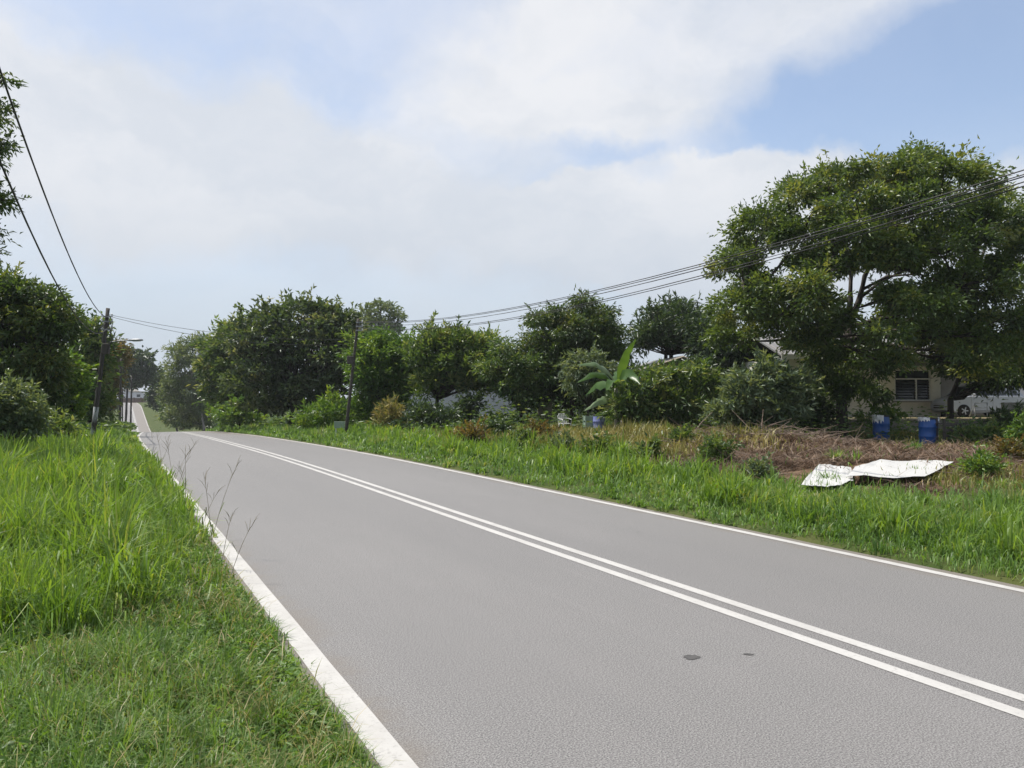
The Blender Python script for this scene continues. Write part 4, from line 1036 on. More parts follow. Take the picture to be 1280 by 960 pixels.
def house_cream():
    z = 38.5; X, Y = cam_xy(1110, z)
    t = thing('house', 'cream single storey house with louvred window behind the barrels and terrace wall', 'house', (X, Y, 1.0), -TH + math.radians(4))
    W0, W1, D, H = -5.2, 2.75, 7.0, 2.95            # wall from left to the corner beside the porch
    wx0, wx1, wz0, wz1 = 0.35, 2.25, 0.78, 2.35     # window opening
    mb = MB()
    def wall_panel(x0, x1, z0, z1): mb.box(((x0 + x1) / 2, 0.08, (z0 + z1) / 2), (x1 - x0, 0.16, z1 - z0))
    wall_panel(W0, wx0, -0.1, H); wall_panel(wx1, W1, -0.1, H); wall_panel(wx0, wx1, -0.1, wz0); wall_panel(wx0, wx1, wz1, H)
    mb.box((W0 + 0.08, D / 2 + 0.16, H / 2 - 0.05), (0.16, D, H + 0.1)); mb.box((W1 - 0.08, D / 2 + 0.16, H / 2 - 0.05), (0.16, D, H + 0.1)); mb.box(((W0 + W1) / 2, D + 0.25, H / 2 - 0.05), (W1 - W0, 0.16, H + 0.1))
    mb.build('wall', M['cream'], t)
    # roof: low gable with an overhang, running on over the porch
    rf = MB(); e0, e1 = W0 - 0.6, 9.6; ov = 0.75; ridge = H + 1.45; mid = D / 2 + 0.2
    rf.prism([(-ov, H - 0.02), (mid, ridge), (D + 0.4 + ov, H - 0.02), (D + 0.4 + ov, H + 0.06), (mid, ridge + 0.09), (-ov, H + 0.06)], e0, e1)
    for i, p in enumerate(rf.v): rf.v[i] = (p[1], p[0], p[2])
    roof = rf.build('roof', M['zinc'], t)
    fb = MB(); fb.box(((e0 + e1) / 2, -ov - 0.02, H - 0.02), (e1 - e0, 0.03, 0.24)); fb.build('fascia', M['cream'], roof)
    rb = MB()
    for k in range(int((e1 - e0) / 0.45)):
        x = e0 + 0.2 + k * 0.45
        rb.tube([(x, -ov, H + 0.075), (x, mid, ridge + 0.10)], 0.022, 4)
    rb.build('roof_rib', M['zinc'], roof)
    cb = MB(); cb.box(((W0 + W1) / 2, 0.42, H - 0.10), (W1 - W0 - 0.4, 0.5, 0.05)); cb.build('soffit', M['cream'], t)
    win = MB()
    for (cx, cz, sx, sz) in ((wx0 + .03, (wz0 + wz1) / 2, .06, wz1 - wz0), (wx1 - .03, (wz0 + wz1) / 2, .06, wz1 - wz0), ((wx0 + wx1) / 2, wz1 - .03, wx1 - wx0 - .12, .06),
                             ((wx0 + wx1) / 2, wz0 + .03, wx1 - wx0 - .12, .06), (1.50, 1.345, .06, 1.01), ((wx0 + wx1) / 2, 1.88, wx1 - wx0 - .12, .06)):
        win.box((cx, 0.07, cz), (sx, 0.08, sz))
    w = win.build('window', M['white'], t)
    g = MB(); g.box(((wx0 + wx1) / 2, 0.13, (wz0 + wz1) / 2), (wx1 - wx0 - .1, .012, wz1 - wz0 - .1)); g.build('pane', M['glass'], w)
    lv = None
    for bay in ((wx0 + .08, 1.45), (1.55, wx1 - .08)):
        for k in range(7):
            if lv is None:
                q = MB(); q.box((0, 0, 0), (1, .10, .012), Matrix.Rotation(math.radians(38), 3, 'X')); lv = q.mesh('slat'); lv.materials.append(M['glass'])
            o = bpy.data.objects.new('slat', lv); col.objects.link(o); o.parent = w
            o.location = ((bay[0] + bay[1]) / 2, 0.06, 0.92 + k * 0.135); o.scale = (bay[1] - bay[0], 1, 1)
    s = MB(); s.box(((wx0 + wx1) / 2, -0.05, wz0 - .04), (wx1 - wx0 + .2, .16, .07)); s.build('sill', M['concrete'], w)
    hd = MB(); hd.box(((wx0 + wx1) / 2, -0.22, wz1 + .12), (wx1 - wx0 + .5, .5, .07)); hd.build('window_hood', M['cream'], w)
    # the porch beside it
    po = MB()
    po.box((9.2, -0.3, H / 2 - 0.08), (0.18, 0.18, H - 0.1)); po.build('porch_post', M['cream'], t)
    bk = MB(); bk.box((6.2, D - 1.0, H / 2 - 0.05), (6.8, 0.14, H - 0.1)); bk.build('porch_wall', M['concrete'], t)
    return t


house_cream()


def yard():
    # raised yard in front of the cream house, kept up by a low wall
    mb = MB(); z = 34.0
    a, b = at(1040, z), at(1420, z); c, d = at(1420, 75), at(1040, 75)
    top = 0.985
    out = [(p.x, p.y) for p in (a, b, c, d)]
    mb.prism(out, -0.4, top, 'z'); o = mb.build('yard', M['yardsoil']); tag(o, 'raised yard behind the low concrete wall', None, None, 'structure')
    X, Y = cam_xy(1040, 33.9)
    t = thing('retaining_wall', 'low stained concrete wall behind the two blue drums', 'wall', (X, Y, 0), -TH)
    L = (1262 - 1040) / FPX * 33.9
    w = MB(); w.box((L / 2, -0.02, 0.40), (L, 0.16, 1.06)); w.build('wall', M['concrete'], t)
    cp = MB(); cp.box((L / 2, -0.03, 0.965), (L + 0.05, 0.24, 0.07), bev=0.015); cp.build('coping', M['beige'], t)
    X, Y = cam_xy(1246, 32.4)
    t = thing('block_wall', 'short grey brown block wall in front of the car, cut by the right border', 'wall', (X, Y, gz(X, Y)), -TH + math.radians(-3))
    r = random.Random(5); me = None
    for row in range(6):
        for k in range(6):
            if me is None:
                q = MB(); q.box((0, 0, 0), (0.43, 0.18, 0.215), bev=0.012); me = q.mesh('block'); me.materials.append(M['concrete'])
            o = bpy.data.objects.new('block', me); col.objects.link(o); o.parent = t
            o.location = (0.25 + k * 0.445 + (row % 2) * 0.2, r.uniform(-.008, .008), 0.12 + row * 0.228)
    f = MB(); f.box((1.45, 0, 0.68), (2.5, 0.13, 1.36)); f.build('mortar_core', M['beige'], t)


M['yardsoil'] = plain('yard_soil', (0.26, 0.21, 0.12), 0.95, dirt=0.5, scale=1.2, dirt_col=(0.10, 0.12, 0.04))
yard()


def far_white_house():
    X, Y = cam_xy(1264, 46)
    t = thing('house', 'white house wall showing at the right border above the car', 'house', (X, Y, 0.9), -TH)
    m = MB(); m.box((3.0, 3, 1.3), (6, 6, 2.6)); w = m.build('wall', M['whitewall'], t)
    r = MB(); r.prism([(-0.6, 2.62), (3.0, 3.7), (6.6, 2.62), (6.6, 2.7), (3.0, 3.8), (-0.6, 2.7)], -0.5, 6.5); r.build('roof', M['zinc'], t)
    g = MB(); g.box((1.6, -0.02, 1.35), (1.2, .06, 1.1)); wi = g.build('window', M['white'], t); g = MB(); g.box((1.6, -0.06, 1.35), (1.06, .03, .96)); g.build('pane', M['glass'], wi)


far_white_house()


def long_shed():
    z = 56; X, Y = cam_xy(478, z)
    t = thing('shed', 'long white walled shed with dark roof behind the green trees', 'shed', (X, Y, gz(X, Y)), -TH + math.radians(3))
    L = 11.0; H = 4.6; D = 8
    m = MB(); m.box((L / 2, D / 2, 1.3), (L, D, 2.7)); m.build('wall', M['whitewall'], t)
    u = MB(); u.box((L / 2, D / 2, 3.65), (L - 0.05, D - 0.05, 2.0)); u.build('cladding', M['zinc'], t)
    r = MB(); r.prism([(-0.7, 4.55), (-0.7, 4.72), (L + 0.6, 5.35), (L + 0.6, 5.15)], -0.9, D + 0.5); r.build('roof', M['darkroof'], t)
    for x in (0.9, 10.2):
        q = MB(); q.box((x, -0.03, 1.55), (0.9, 0.07, 0.9)); w = q.build('window', M['white'], t); q = MB(); q.box((x, -0.075, 1.55), (0.78, .03, .78)); q.build('pane', M['glass'], w)
    for x in (0.1, 2.8, 5.6, 8.4, L - 0.1):
        q = MB(); q.box((x, -0.06, 1.25), (0.2, 0.12, 2.6)); q.build('pier', M['whitewall'], t)


long_shed()


def little_house():
    z = 46; X, Y = cam_xy(792, z)
    t = thing('small_house', 'little grey house with low gable roof behind the banana plant', 'house', (X, Y, gz(X, Y)), -TH + math.radians(6))
    W, D, H = 4.6, 5.0, 3.15
    m = MB(); m.box((W / 2 + 0.2, D / 2, H / 2), (W, D, H))
    m.prism([(0.25, H), (W + 0.15, H), (W * 0.62, H + 0.92)], 0.02, D - 0.02); m.build('wall', M['concrete'], t)
    r = MB(); r.prism([(-0.35, H - 0.02), (W * 0.62, H + 1.0), (W * 0.62, H + 1.09), (-0.35, H + 0.07)], -0.6, D + 0.4); r.prism([(W * 0.62 + .002, H + 1.0), (W + 0.75, H - 0.12), (W + 0.75, H - 0.03), (W * 0.62 + .002, H + 1.09)], -0.6, D + 0.4)
    r.build('roof', M['zinc'], t)
    b = MB()
    for p, q in (((-0.35, H), (W * 0.62, H + 1.02)), ((W * 0.62, H + 1.02), (W + 0.75, H - 0.1))): b.tube([(p[0], -0.64, p[1]), (q[0], -0.64, q[1])], 0.055, 4)
    b.build('bargeboard', M['beige'], t)
    q = MB(); q.box((1.4, -0.03, 1.6), (1.1, .07, 1.0)); w = q.build('window', M['brownwood'], t); q = MB(); q.box((1.4, -0.075, 1.6), (.94, .03, .84)); q.build('pane', M['glass'], w)


little_house()


def zinc_fence():
    z = 59; X, Y = cam_xy(399, z)
    t = thing('zinc_fence', 'pale grey corrugated zinc fence left of the wooden utility pole', 'fence', (X, Y, gz(X, Y)), -TH + math.radians(-2))
    me = None; r = random.Random(3)
    for k in range(5):
        if me is None:
            q = MB(); vs = []; n = 33
            for i in range(n):
                x = i / (n - 1) * 0.84; y = 0.018 * math.sin(i / (n - 1) * 2 * math.pi * 8)
                vs += [(x, y, 0), (x, y, 2.3)]
            q.add(vs, [(2 * i, 2 * i + 2, 2 * i + 3, 2 * i + 1) for i in range(n - 1)]); me = q.mesh('panel'); me.materials.append(M['zinc'])
        o = bpy.data.objects.new('panel', me); col.objects.link(o); o.parent = t; o.location = (k * 0.82, r.uniform(-.02, .02) + (k % 2) * .03, r.uniform(-.05, .08))
    for k in range(4):
        q = MB(); q.box((k * 1.36 + .02, 0.12, 1.15), (0.08, 0.08, 2.3)); q.build('post', M['timber'], t)
    for h in (0.5, 1.8):
        q = MB(); q.box((2.05, 0.095, h), (4.2, 0.03, 0.08)); q.build('rail', M['timber'], t)


zinc_fence()


def gate_pillar():
    p = at(681, 43); t = thing('gate_pillar', 'square beige concrete pillar at the gap left of the mango trunk', 'pillar', p, -TH)
    m = MB(); m.box((0, 0, 0.78), (0.78, 0.7, 1.6), bev=0.03); m.build('shaft', M['beige'], t)
    m = MB(); m.box((0, 0, 1.63), (0.92, 0.84, 0.1), bev=0.03); m.build('cap', M['beige'], t)


gate_pillar()


def road_end():
    z = 305.0; a = pt(150, 506, z); b = pt(186, 506, z); zz = a.z - 1.2
    t = thing('boundary_wall', 'low dark brown wall closing off the far end of the road', 'wall', (a.x, a.y, zz), -TH)
    L = 36 / FPX * z
    q = MB(); q.box((L / 2, 0, 1.9), (L, .25, 3.8)); q.build('wall', M['brownwood'], t)
    q = MB(); q.box((L / 2, -.02, 3.88), (L + .2, .4, .16)); q.build('coping', M['concrete'], t)
    for k in range(5): q = MB(); q.box((.2 + k * (L - .4) / 4, -.1, 2.05), (.4, .5, 4.1)); q.build('pier', M['brownwood'], t)
    z = 318.0; a = pt(150, 504, z)
    t = thing('house', 'white house behind the brown wall at the far end of the road', 'house', (a.x, a.y, a.z - 1.2), -TH)
    q = MB(); q.box((2.2, 4, 2.9), (4.4, 8, 5.8)); q.prism([(-.1, 5.8), (4.5, 5.8), (2.2, 7.0)], .01, 7.99); q.box((7.2, 4.6, 2.9), (5.6, 8, 5.8)); q.build('wall', M['whitewall'], t)
    q = MB(); q.prism([(-.6, 5.55), (2.2, 7.05), (5.0, 5.55), (5.0, 5.75), (2.2, 7.3), (-.6, 5.75)], -.5, 8.4); q.box((7.4, 4.6, 5.95), (6.2, 8.8, .25)); q.build('roof', M['concrete'], t)
    for x, h, y in ((1.5, 3.4, -.03), (7.4, 4.3, .57)):
        q = MB(); q.box((x, y, h), (1.5, .1, 1.2)); w = q.build('window', M['concrete'], t); q = MB(); q.box((x, y - .06, h), (1.3, .04, 1.0)); q.build('pane', M['glass'], w)


road_end()

# ------------------------------------------------------------------ poles, lamps, cables
def lamp(parent, base, ang, reach, rise, s=1.0):
    d = Vector((math.cos(ang), math.sin(ang), 0)); base = Vector(base)
    m = MB(); pts_ = [base + d * (reach * k / 6) + Vector((0, 0, rise * math.sin(k / 6 * math.pi / 2))) for k in range(7)]
    m.tube(pts_, 0.032 * s, 7); arm = m.build('lamp_arm', M['galv'], parent, True)
    tip = pts_[-1]; e = (pts_[-1] - pts_[-2]).normalized(); rt = Matrix.Rotation(math.atan2(d.y, d.x), 3, 'Z') @ Matrix.Rotation(-math.asin(max(-1, min(1, e.z))), 3, 'Y')
    h = MB(); ring = []
    prof_ = [(0.0, 0.04, 0.04), (0.08, 0.075, 0.06), (0.3, 0.125, 0.085), (0.55, 0.135, 0.085), (0.72, 0.09, 0.06), (0.78, 0.02, 0.02)]
    for x, w, hh in prof_:
        for k in range(10):
            a = 2 * math.pi * k / 10; zz = math.sin(a) * hh; ring.append(tip + rt @ Vector((x * s, math.cos(a) * w * s, max(zz, -0.045) * s)))
    fs = [(i * 10 + k, i * 10 + (k + 1) % 10, i * 10 + 10 + (k + 1) % 10, i * 10 + 10 + k) for i in range(5) for k in range(10)] + [tuple(range(10))[::-1], tuple(range(50, 60))]
    h.add(ring, fs); hd = h.build('lamp_head', M['galv'], parent, True)
    g = MB(); g.box(tip + rt @ Vector((0.42 * s, 0, -0.052 * s)), (0.4 * s, 0.18 * s, 0.03 * s), rt, 0.01); g.build('lens', M['lampglass'], hd)


def wood_pole(name, label, base, top, r0, r1, cat='utility pole', group='poles carrying cables beside the road', band=0.0):
    base = Vector(base); top = Vector(top); t = thing(name, label, cat, base, 0, group)
    d = top - base; m = MB(); n = 8
    m.tube([d * (k / n) - (Vector((0, 0, .3)) if k == 0 else Vector()) for k in range(n + 1)], [r0 + (r1 - r0) * k / n for k in range(n + 1)], 10)
    m.build('shaft', M['timber'], t, True)
    if band:
        b = MB(); k0 = 0.0; b.tube([d * k0 + Vector((0, 0, .02)), d * (band / d.length)], [r0 + .006, r0 + (r1 - r0) * band / d.length + .006], 12, False); b.build('painted_band', M['polepaint'], t, True)
    return t, d


def insulator(t, p, s=1.0):
    m = MB(); m.lathe([(0.012 * s, -0.1 * s), (0.045 * s, -0.09 * s), (0.05 * s, -0.04 * s), (0.028 * s, -0.02 * s), (0.05 * s, 0.01 * s), (0.045 * s, 0.06 * s), (0.015 * s, 0.08 * s)], 10, p)
    m.build('insulator', M['white'], t, True)


def cross_bracket(t, p, ang, L, s=0.05):
    m = MB(); m.box(p, (L, s, s * 1.3), Matrix.Rotation(ang, 3, 'Z')); m.build('bracket', M['galv'], t)


def cable(name, label, pts_, r, parent=None, n=6):
    m = MB(); m.tube(pts_, r, n); o = m.build(name, M['black'], parent, True)
    if parent is None: tag(o, label, 'cable', 'overhead cables')
    return o


zL = 36.5
pL, dL = wood_pole('utility_pole', 'dark cable pole with grey painted foot and street lamp, nearest on the left', at(116, zL), pt(134, 385, zL), 0.125, 0.09, band=1.62)
bL = Vector(pL.location)
lamp(pL, pt(134.5, 428, zL) - bL, -TH, 0.98, 0.10, 0.88)
for v_, L in ((402, 0.5), (412, 0.4), (396, 0.35)):
    q = pt(132.5, v_, zL) - bL; cross_bracket(pL, q + Vector((0.02, -0.12, 0)), -TH + 0.2, L); insulator(pL, q + Vector((0.22, -0.2, 0.08)), 0.9); insulator(pL, q + Vector((-0.2, -0.05, 0.08)), 0.9)
m_ = MB(); m_.box(pt(130.5, 436, zL) - bL + Vector((0.05, -0.17, 0)), (0.32, 0.2, 0.5), Matrix.Rotation(-TH, 3, 'Z'), 0.03); m_.build('junction_box', M['timber'], pL)
m_ = MB(); m_.tube([pt(120, 515, zL) - bL + Vector((0, -.17, 0)), pt(127, 470, zL) - bL + Vector((0, -.16, 0)), pt(131, 425, zL) - bL + Vector((0, -.15, 0))], 0.02, 6); m_.build('riser_cable', M['black'], pL)
# slack loops of cable at the pole head
for a, b, s, rr in (((134, 395), (133, 440), 9, .014), ((131, 404), (121, 419), 3, .026), ((135, 392), (138, 415), 4, .013)):
    P0, P1 = pt(a[0], a[1], zL - .25), pt(b[0], b[1], zL - .25); k = MB()
    mid = P0.lerp(P1, .5) + Vector((CT, -ST, 0)) * (s / FPX * zL) * (1 if s > 3.5 else -1); k.tube([P0 - bL, P0.lerp(mid, .6) - bL, mid - bL, mid.lerp(P1, .4) - bL, P1 - bL], rr, 6); k.build('cable_loop', M['black'], pL, True)

zP2, zP3 = 75.0, 112.0
p2, d2 = wood_pole('utility_pole', 'second cable pole on the left with curved pale lamp arm', at(150, zP2), pt(151, 448, zP2), 0.15, 0.10)
lamp(p2, pt(150.5, 466, zP2) - Vector(p2.location), -TH - math.radians(85), 1.5, 1.2, 1.2)
p3, d3 = wood_pole('utility_pole', 'third and farthest cable pole on the left, in front of the far road', at(163.5, zP3), pt(164.5, 470, zP3), 0.15, 0.10)
lamp(p3, pt(164, 484, zP3) - Vector(p3.location), -TH - math.radians(85), 1.6, 1.3, 1.3)
sp_, dsp = wood_pole('utility_pole', 'thin pale pole standing close beside the second pole on the left', at(153.5, zP2 + 2), pt(153, 485, zP2 + 2), 0.07, 0.06)

zR = 40.0
pR, dR = wood_pole('utility_pole', 'dark leaning wooden cable pole on the right verge', at(432, zR), pt(447.5, 398, zR), 0.10, 0.07)
bR = Vector(pR.location)
for v_ in (403, 408, 413):
    q = pt(447, v_, zR) - bR; cross_bracket(pR, q + Vector((0.05, -0.1, 0)), -TH, 0.36); insulator(pR, q + Vector((0.18, -0.2, 0.06)), 0.8)
m_ = MB(); m_.box(pt(438, 450, zR) - bR, (0.34, 0.22, 0.42), Matrix.Rotation(-TH, 3, 'Z'), 0.03); m_.build('junction_box', M['timber'], pR)
pG, dG = wood_pole('utility_pole', 'dark pole rising above the flat topped tree behind the little house', at(826, 49.5), pt(838, 374, 49.5), 0.15, 0.11)


def lag(pts3, y0, y1, xa, n=28):
    """a sagging cable: height is the parabola through three (Y, height) pairs, plan is the straight line xa(Y)"""
    out = []
    for i in range(n + 1):
        y = y0 + (y1 - y0) * i / n; h = 0
        for j, (yj, hj) in enumerate(pts3):
            w = 1
            for k, (yk, _) in enumerate(pts3):
                if k != j: w *= (y - yk) / (yj - yk)
            h += w * hj
        out.append(Vector((xa(y), y, h)))
    return out


hx = lambda y: -1.74 + (float((bL + dL).x) + 1.74) * y / 41.6
topL = bL + dL
cable('power_cable', 'upper thick black cable climbing out of view at upper left', lag([(12, 6.07), (21, 5.37), (topL.y, 5.75)], -3, topL.y, hx), 0.015)
cable('power_cable', 'lower thick black cable climbing out of view at upper left', lag([(12, 4.92), (21, 4.18), (topL.y, 5.25)], -3, topL.y, hx), 0.015)
# the pole behind the viewer that those cables run to
wood_pole('utility_pole', 'dark cable pole behind the viewer on the left verge', (-1.87, -3.05, 0.1), (-1.87, -3.05, 8.4), 0.16, 0.11)
rx0 = float(pt(447, 402, zR).x); ry0 = float(pt(447, 402, zR).y)
hr = lambda y: 11.25 + (rx0 - 11.25) * (y / ry0)
for (off, h0, h1, h2, lab, r) in ((0.0, 5.95, 4.76, 5.08, 'topmost of the cables sweeping up to the right border', .010), (0.06, 5.88, 4.73, 5.04, 'second highest cable sweeping up to the right border', .010),
                                  (0.03, 5.75, 4.64, 5.00, 'middle cable of those sweeping up to the right border', .010), (0.02, 5.62, 4.45, 4.92, 'second lowest cable sweeping up to the right border', .010),
                                  (0.07, 5.58, 4.41, 4.88, 'lowest cable sweeping up to the right border', .010)):
    cable('power_cable', lab, lag([(ry0, h0), (20, h1), (6.2, h2)], -4, ry0, lambda y, o=off: hr(y) + o * (1 - y / ry0) * 1.5), r)
wood_pole('utility_pole', 'dark cable pole behind the viewer on the right verge', (11.35, -4.05, 0.1), (11.35, -4.05, 7.4), 0.16, 0.11)
for k, (h, he, lab) in enumerate(((393, 424, 'upper thin wire crossing the road from the lamp pole'), (395, 430, 'lower thin wire crossing the road from the lamp pole'))):
    a, b = pt(135, h, zL), pt(441, he, zR); out = []
    for i in range(21):
        q = a.lerp(b, i / 20); q.z -= 4 * (0.38 + .12 * k) * (i / 20) * (1 - i / 20); out.append(q)
    cable('service_wire', lab, out, 0.010)
# cables on to the farther poles
for a, b, lab in ((pt(133.5, 398, zL), pt(151, 452, zP2), 'dark cable from the lamp pole to the second pole'), (pt(151, 452, zP2), pt(164.5, 473, zP3), 'dark cable from the second pole to the third pole')):
    out = []
    for i in range(17):
        q = a.lerp(b, i / 16); q.z -= 4 * 0.7 * (i / 16) * (1 - i / 16); out.append(q)
    cable('power_cable', lab, out, 0.03)


# ------------------------------------------------------------------ banana plant
def banana():
    z = 33.0; base = at(771, z); t = thing('banana_plant', 'banana plant with one upright bright leaf and drooping pale leaves', 'plant', base)
    top = pt(770, 478, z) - base
    m = MB(); m.tube([Vector((0, 0, -.1)), top * .4 + Vector((.02, 0, 0)), top * .8, top], [0.13, 0.11, 0.08, 0.06], 9); m.build('stem', M['pale_bark'], t, True)
    rv = Vector((CT, -ST, 0)); fv = Vector((ST, CT, 0))

    def leaf(start, pts_, width, mat, seed):
        rnd = random.Random(seed); V = []; F = []; n = len(pts_) * 4 - 3; P_ = []
        for i in range(len(pts_) - 1):
            for k in range(4): P_.append(pts_[i].lerp(pts_[i + 1], k / 4))
        P_.append(pts_[-1]); n = len(P_); RN = []
        for i, p in enumerate(P_):
            s = i / (n - 1); tdir = (P_[min(i + 1, n - 1)] - P_[max(i - 1, 0)]).normalized()
            w = width * (max(0.0, math.sin(math.pi * min(1, (s - .06) / .94) ** 0.8)) if s > .06 else 0) + 0.02
            nor = tdir.cross(side_).normalized(); sd = nor.cross(tdir).normalized()
            tear = 1 - (0.35 if rnd.random() < .25 else 0)
            V += [p - sd * w * tear + nor * w * .28, p, p + sd * w * (1 - (0.3 if rnd.random() < .2 else 0)) + nor * w * .28]; RN += [rnd.random()] * 3
        for i in range(n - 1):
            F += [(3 * i, 3 * i + 1, 3 * i + 4, 3 * i + 3), (3 * i + 1, 3 * i + 2, 3 * i + 5, 3 * i + 4)]
        me = np_mesh('leaf', np.array([tuple(v) for v in V]), np.array(F), {'rnd': np.array(RN)})
        return link('leaf', me, M[mat], t)

    # (tips and bends measured on the photograph, with a depth offset)
    L = [([(772, 480, 0), (778, 462, -.2), (785, 442, -.3), (795, 424, -.3)], 0.21, 'banana', 't'),
         ([(770, 478, 0), (760, 463, -.4), (745, 455, -.8), (722, 456, -1.1)], 0.20, 'banana_grey', 'f'),
         ([(769, 480, 0), (757, 469, -.3), (740, 468, -.7), (722, 478, -1.0)], 0.17, 'banana', 'f'),
         ([(770, 482, 0), (780, 474, .5), (796, 472, 1.1), (812, 480, 1.6)], 0.18, 'banana', 'f'),
         ([(770, 500, 0), (760, 497, -.6), (748, 502, -1.0), (731, 513, -1.3)], 0.18, 'banana_grey', 'f'),
         ([(772, 500, 0), (785, 488, -.6), (799, 488, -1.0), (812, 496, -1.2)], 0.16, 'banana_grey', 'f'),
         ([(770, 486, 0), (768, 476, -.7), (764, 476, -1.3), (758, 488, -1.8)], 0.24, 'banana', 'r'),
         ([(771, 484, 0), (779, 470, -.8), (790, 468, -1.5), (800, 480, -2.1)], 0.24, 'banana', 'f'), ([(770, 488, 0), (758, 480, .6), (744, 482, 1.2), (732, 494, 1.7)], 0.24, 'banana', 'f'),
         ([(770, 484, 0), (772, 470, .7), (776, 462, 1.4), (780, 466, 2.0)], 0.24, 'banana', 'r')]
    for i, (ps, w, mat, sd) in enumerate(L):
        side_ = {'r': rv, 't': (rv + fv * .55 + Vector((0, 0, -.25))).normalized(), 'f': (fv * .72 + Vector((0, 0, .69))).normalized()}[sd]
        leaf(None, [pt(u, v, z + d) - base for u, v, d in ps], w, mat, i)


banana()


def lime_leaf():
    # one large young leaf standing out of the greyish shrub
    z = 26.6; base = at(962, z); t = thing('banana_shoot', 'single upright lime green leaf rising out of the greyish shrub', 'plant', base)
    rv = Vector((CT, -ST, 0)); P_ = [pt(961, v, z) - base for v in (470, 462, 454, 447, 442)]; W = [0.03, 0.12, 0.17, 0.14, 0.02]; V = []; F = []
    for p, w in zip(P_, W): V += [p - rv * w + Vector((0, -.03, 0)), p, p + rv * w + Vector((0, -.03, 0))]
    for i in range(4): F += [(3 * i, 3 * i + 1, 3 * i + 4, 3 * i + 3), (3 * i + 1, 3 * i + 2, 3 * i + 5, 3 * i + 4)]
    link('leaf', np_mesh('leaf', np.array([tuple(v) for v in V]), np.array(F), {'rnd': np.full(15, 0.95)}), M['bright_leaf'], t)
    m = MB(); m.tube([Vector((0, 0, 0)), P_[0] * .6, P_[0], P_[-1]], [0.03, .025, .02, .006], 6); m.build('stem', M['banana_grey'], t, True)


M['bright_leaf'] = leafmat('lime_leaf', [(0.16, 0.24, 0.03), (0.22, 0.32, 0.04)], 0.5)
lime_leaf()


# ------------------------------------------------------------------ drums, sheet, rack, rocks
def drum(u, z, name, label, mat='bluedrum', s=1.0, bag=0.0, tilt=0.0, group='blue plastic drums'):
    p = at(u, z); t = thing(name, label, 'drum', p, bag, group); t.rotation_euler = (0, tilt, bag)
    m = MB(); pr = [(0.255, 0), (0.285, 0.02), (0.292, 0.12), (0.292, 0.27), (0.302, 0.285), (0.302, 0.31), (0.292, 0.325), (0.294, 0.58), (0.304, 0.595), (0.304, 0.62), (0.294, 0.635), (0.288, 0.80), (0.27, 0.86), (0.265, 0.90)]
    inner = [(0.25, 0.90), (0.25, 0.5), (0.02, 0.48)]
    m.lathe([(r * s, h * s) for r, h in pr + inner], 28); m.build('body', M[mat], t, True)
    k = MB(); k.lathe([(0.245 * s, .875 * s), (.282 * s, .87 * s), (.287 * s, .90 * s), (.275 * s, .925 * s), (.25 * s, .922 * s), (.245 * s, .875 * s)], 28); k.build('rim', M['black'], t, True)
    return t


def plastic_bag(label, u, z, h, r, a0, a1, drop, seed):
    """a crumpled film hanging over a drum's rim"""
    p = at(u, z); rnd = random.Random(seed); V = []; F = []; na, nh = 12, 7
    for i in range(na + 1):
        a = a0 + (a1 - a0) * i / na
        d = drop * (0.6 + 0.55 * math.sin(i * 1.3 + seed) ** 2)
        for j in range(nh + 1):
            s = j / nh
            if s < 0.3: rr = r * (0.80 + 0.28 * s / .3); hh = h - 0.03 + 0.06 * s / .3
            else: q = (s - .3) / .7; rr = r * (1.08 + .05 * math.sin(i * 2.1 + j)); hh = h + .03 - d * q
            rr += rnd.uniform(-.012, .012); V.append((math.cos(a) * rr, math.sin(a) * rr, hh + rnd.uniform(-.012, .012)))
    for i in range(na):
        for j in range(nh): a = i * (nh + 1) + j; F.append((a, a + nh + 1, a + nh + 2, a + 1))
    m = MB(); m.add(V, F); o = m.build('plastic_bag', M['plastic'], None, True); o.location = p; o.rotation_euler = (0, 0, -TH)
    return tag(o, label, 'bag', 'white plastic over the drums')


drum(1101, 29.3, 'plastic_drum', 'left one of the two tall blue drums, nearer the forked tree')
plastic_bag('white crumpled plastic over the rim of the left tall drum', 1101, 29.3, 0.91, 0.287, math.radians(150), math.radians(262), 0.30, 1)
drum(1160, 25.8, 'plastic_drum', 'right one of the two tall blue drums, beside the slatted rack')
plastic_bag('white crumpled plastic over the rim of the right tall drum', 1160, 25.8, 0.91, 0.287, math.radians(160), math.radians(250), 0.14, 4)
plastic_bag('narrow white plastic strip at the right edge of the right tall drum', 1160, 25.8, 0.91, 0.287, math.radians(-40), math.radians(-5), 0.27, 6)
drum(749, 34.0, 'plastic_drum', 'small faded lilac drum under the drooping banana leaf', 'lilac', 0.95)


def crate(u, z, label, mat, s, name='crate'):
    p = at(u, z); t = thing(name, label, 'crate', p, -TH + .2, 'crates under the trees'); w, d, h = s
    for k in range(3):
        hh = h * (0.16 + 0.34 * k)
        for (c, sz) in (((0, -d / 2, hh), (w - .04, .02, h * .24)), ((0, d / 2, hh), (w - .04, .02, h * .24)), ((-w / 2, 0, hh), (.02, d - .04, h * .24)), ((w / 2, 0, hh), (.02, d - .04, h * .24))):
            q = MB(); q.box(c, sz); q.build('slat', M[mat], t)
    for sx in (-1, 1):
        for sy in (-1, 1): q = MB(); q.box((sx * w / 2, sy * d / 2, h / 2), (.05, .05, h)); q.build('post', M[mat], t)
    q = MB(); q.box((0, 0, .03), (w - .06, d - .06, .03)); q.build('base', M[mat], t)


crate(735, 34.2, 'tall pale green crate left of the lilac drum', 'palecrate', (0.32, 0.34, 0.84))


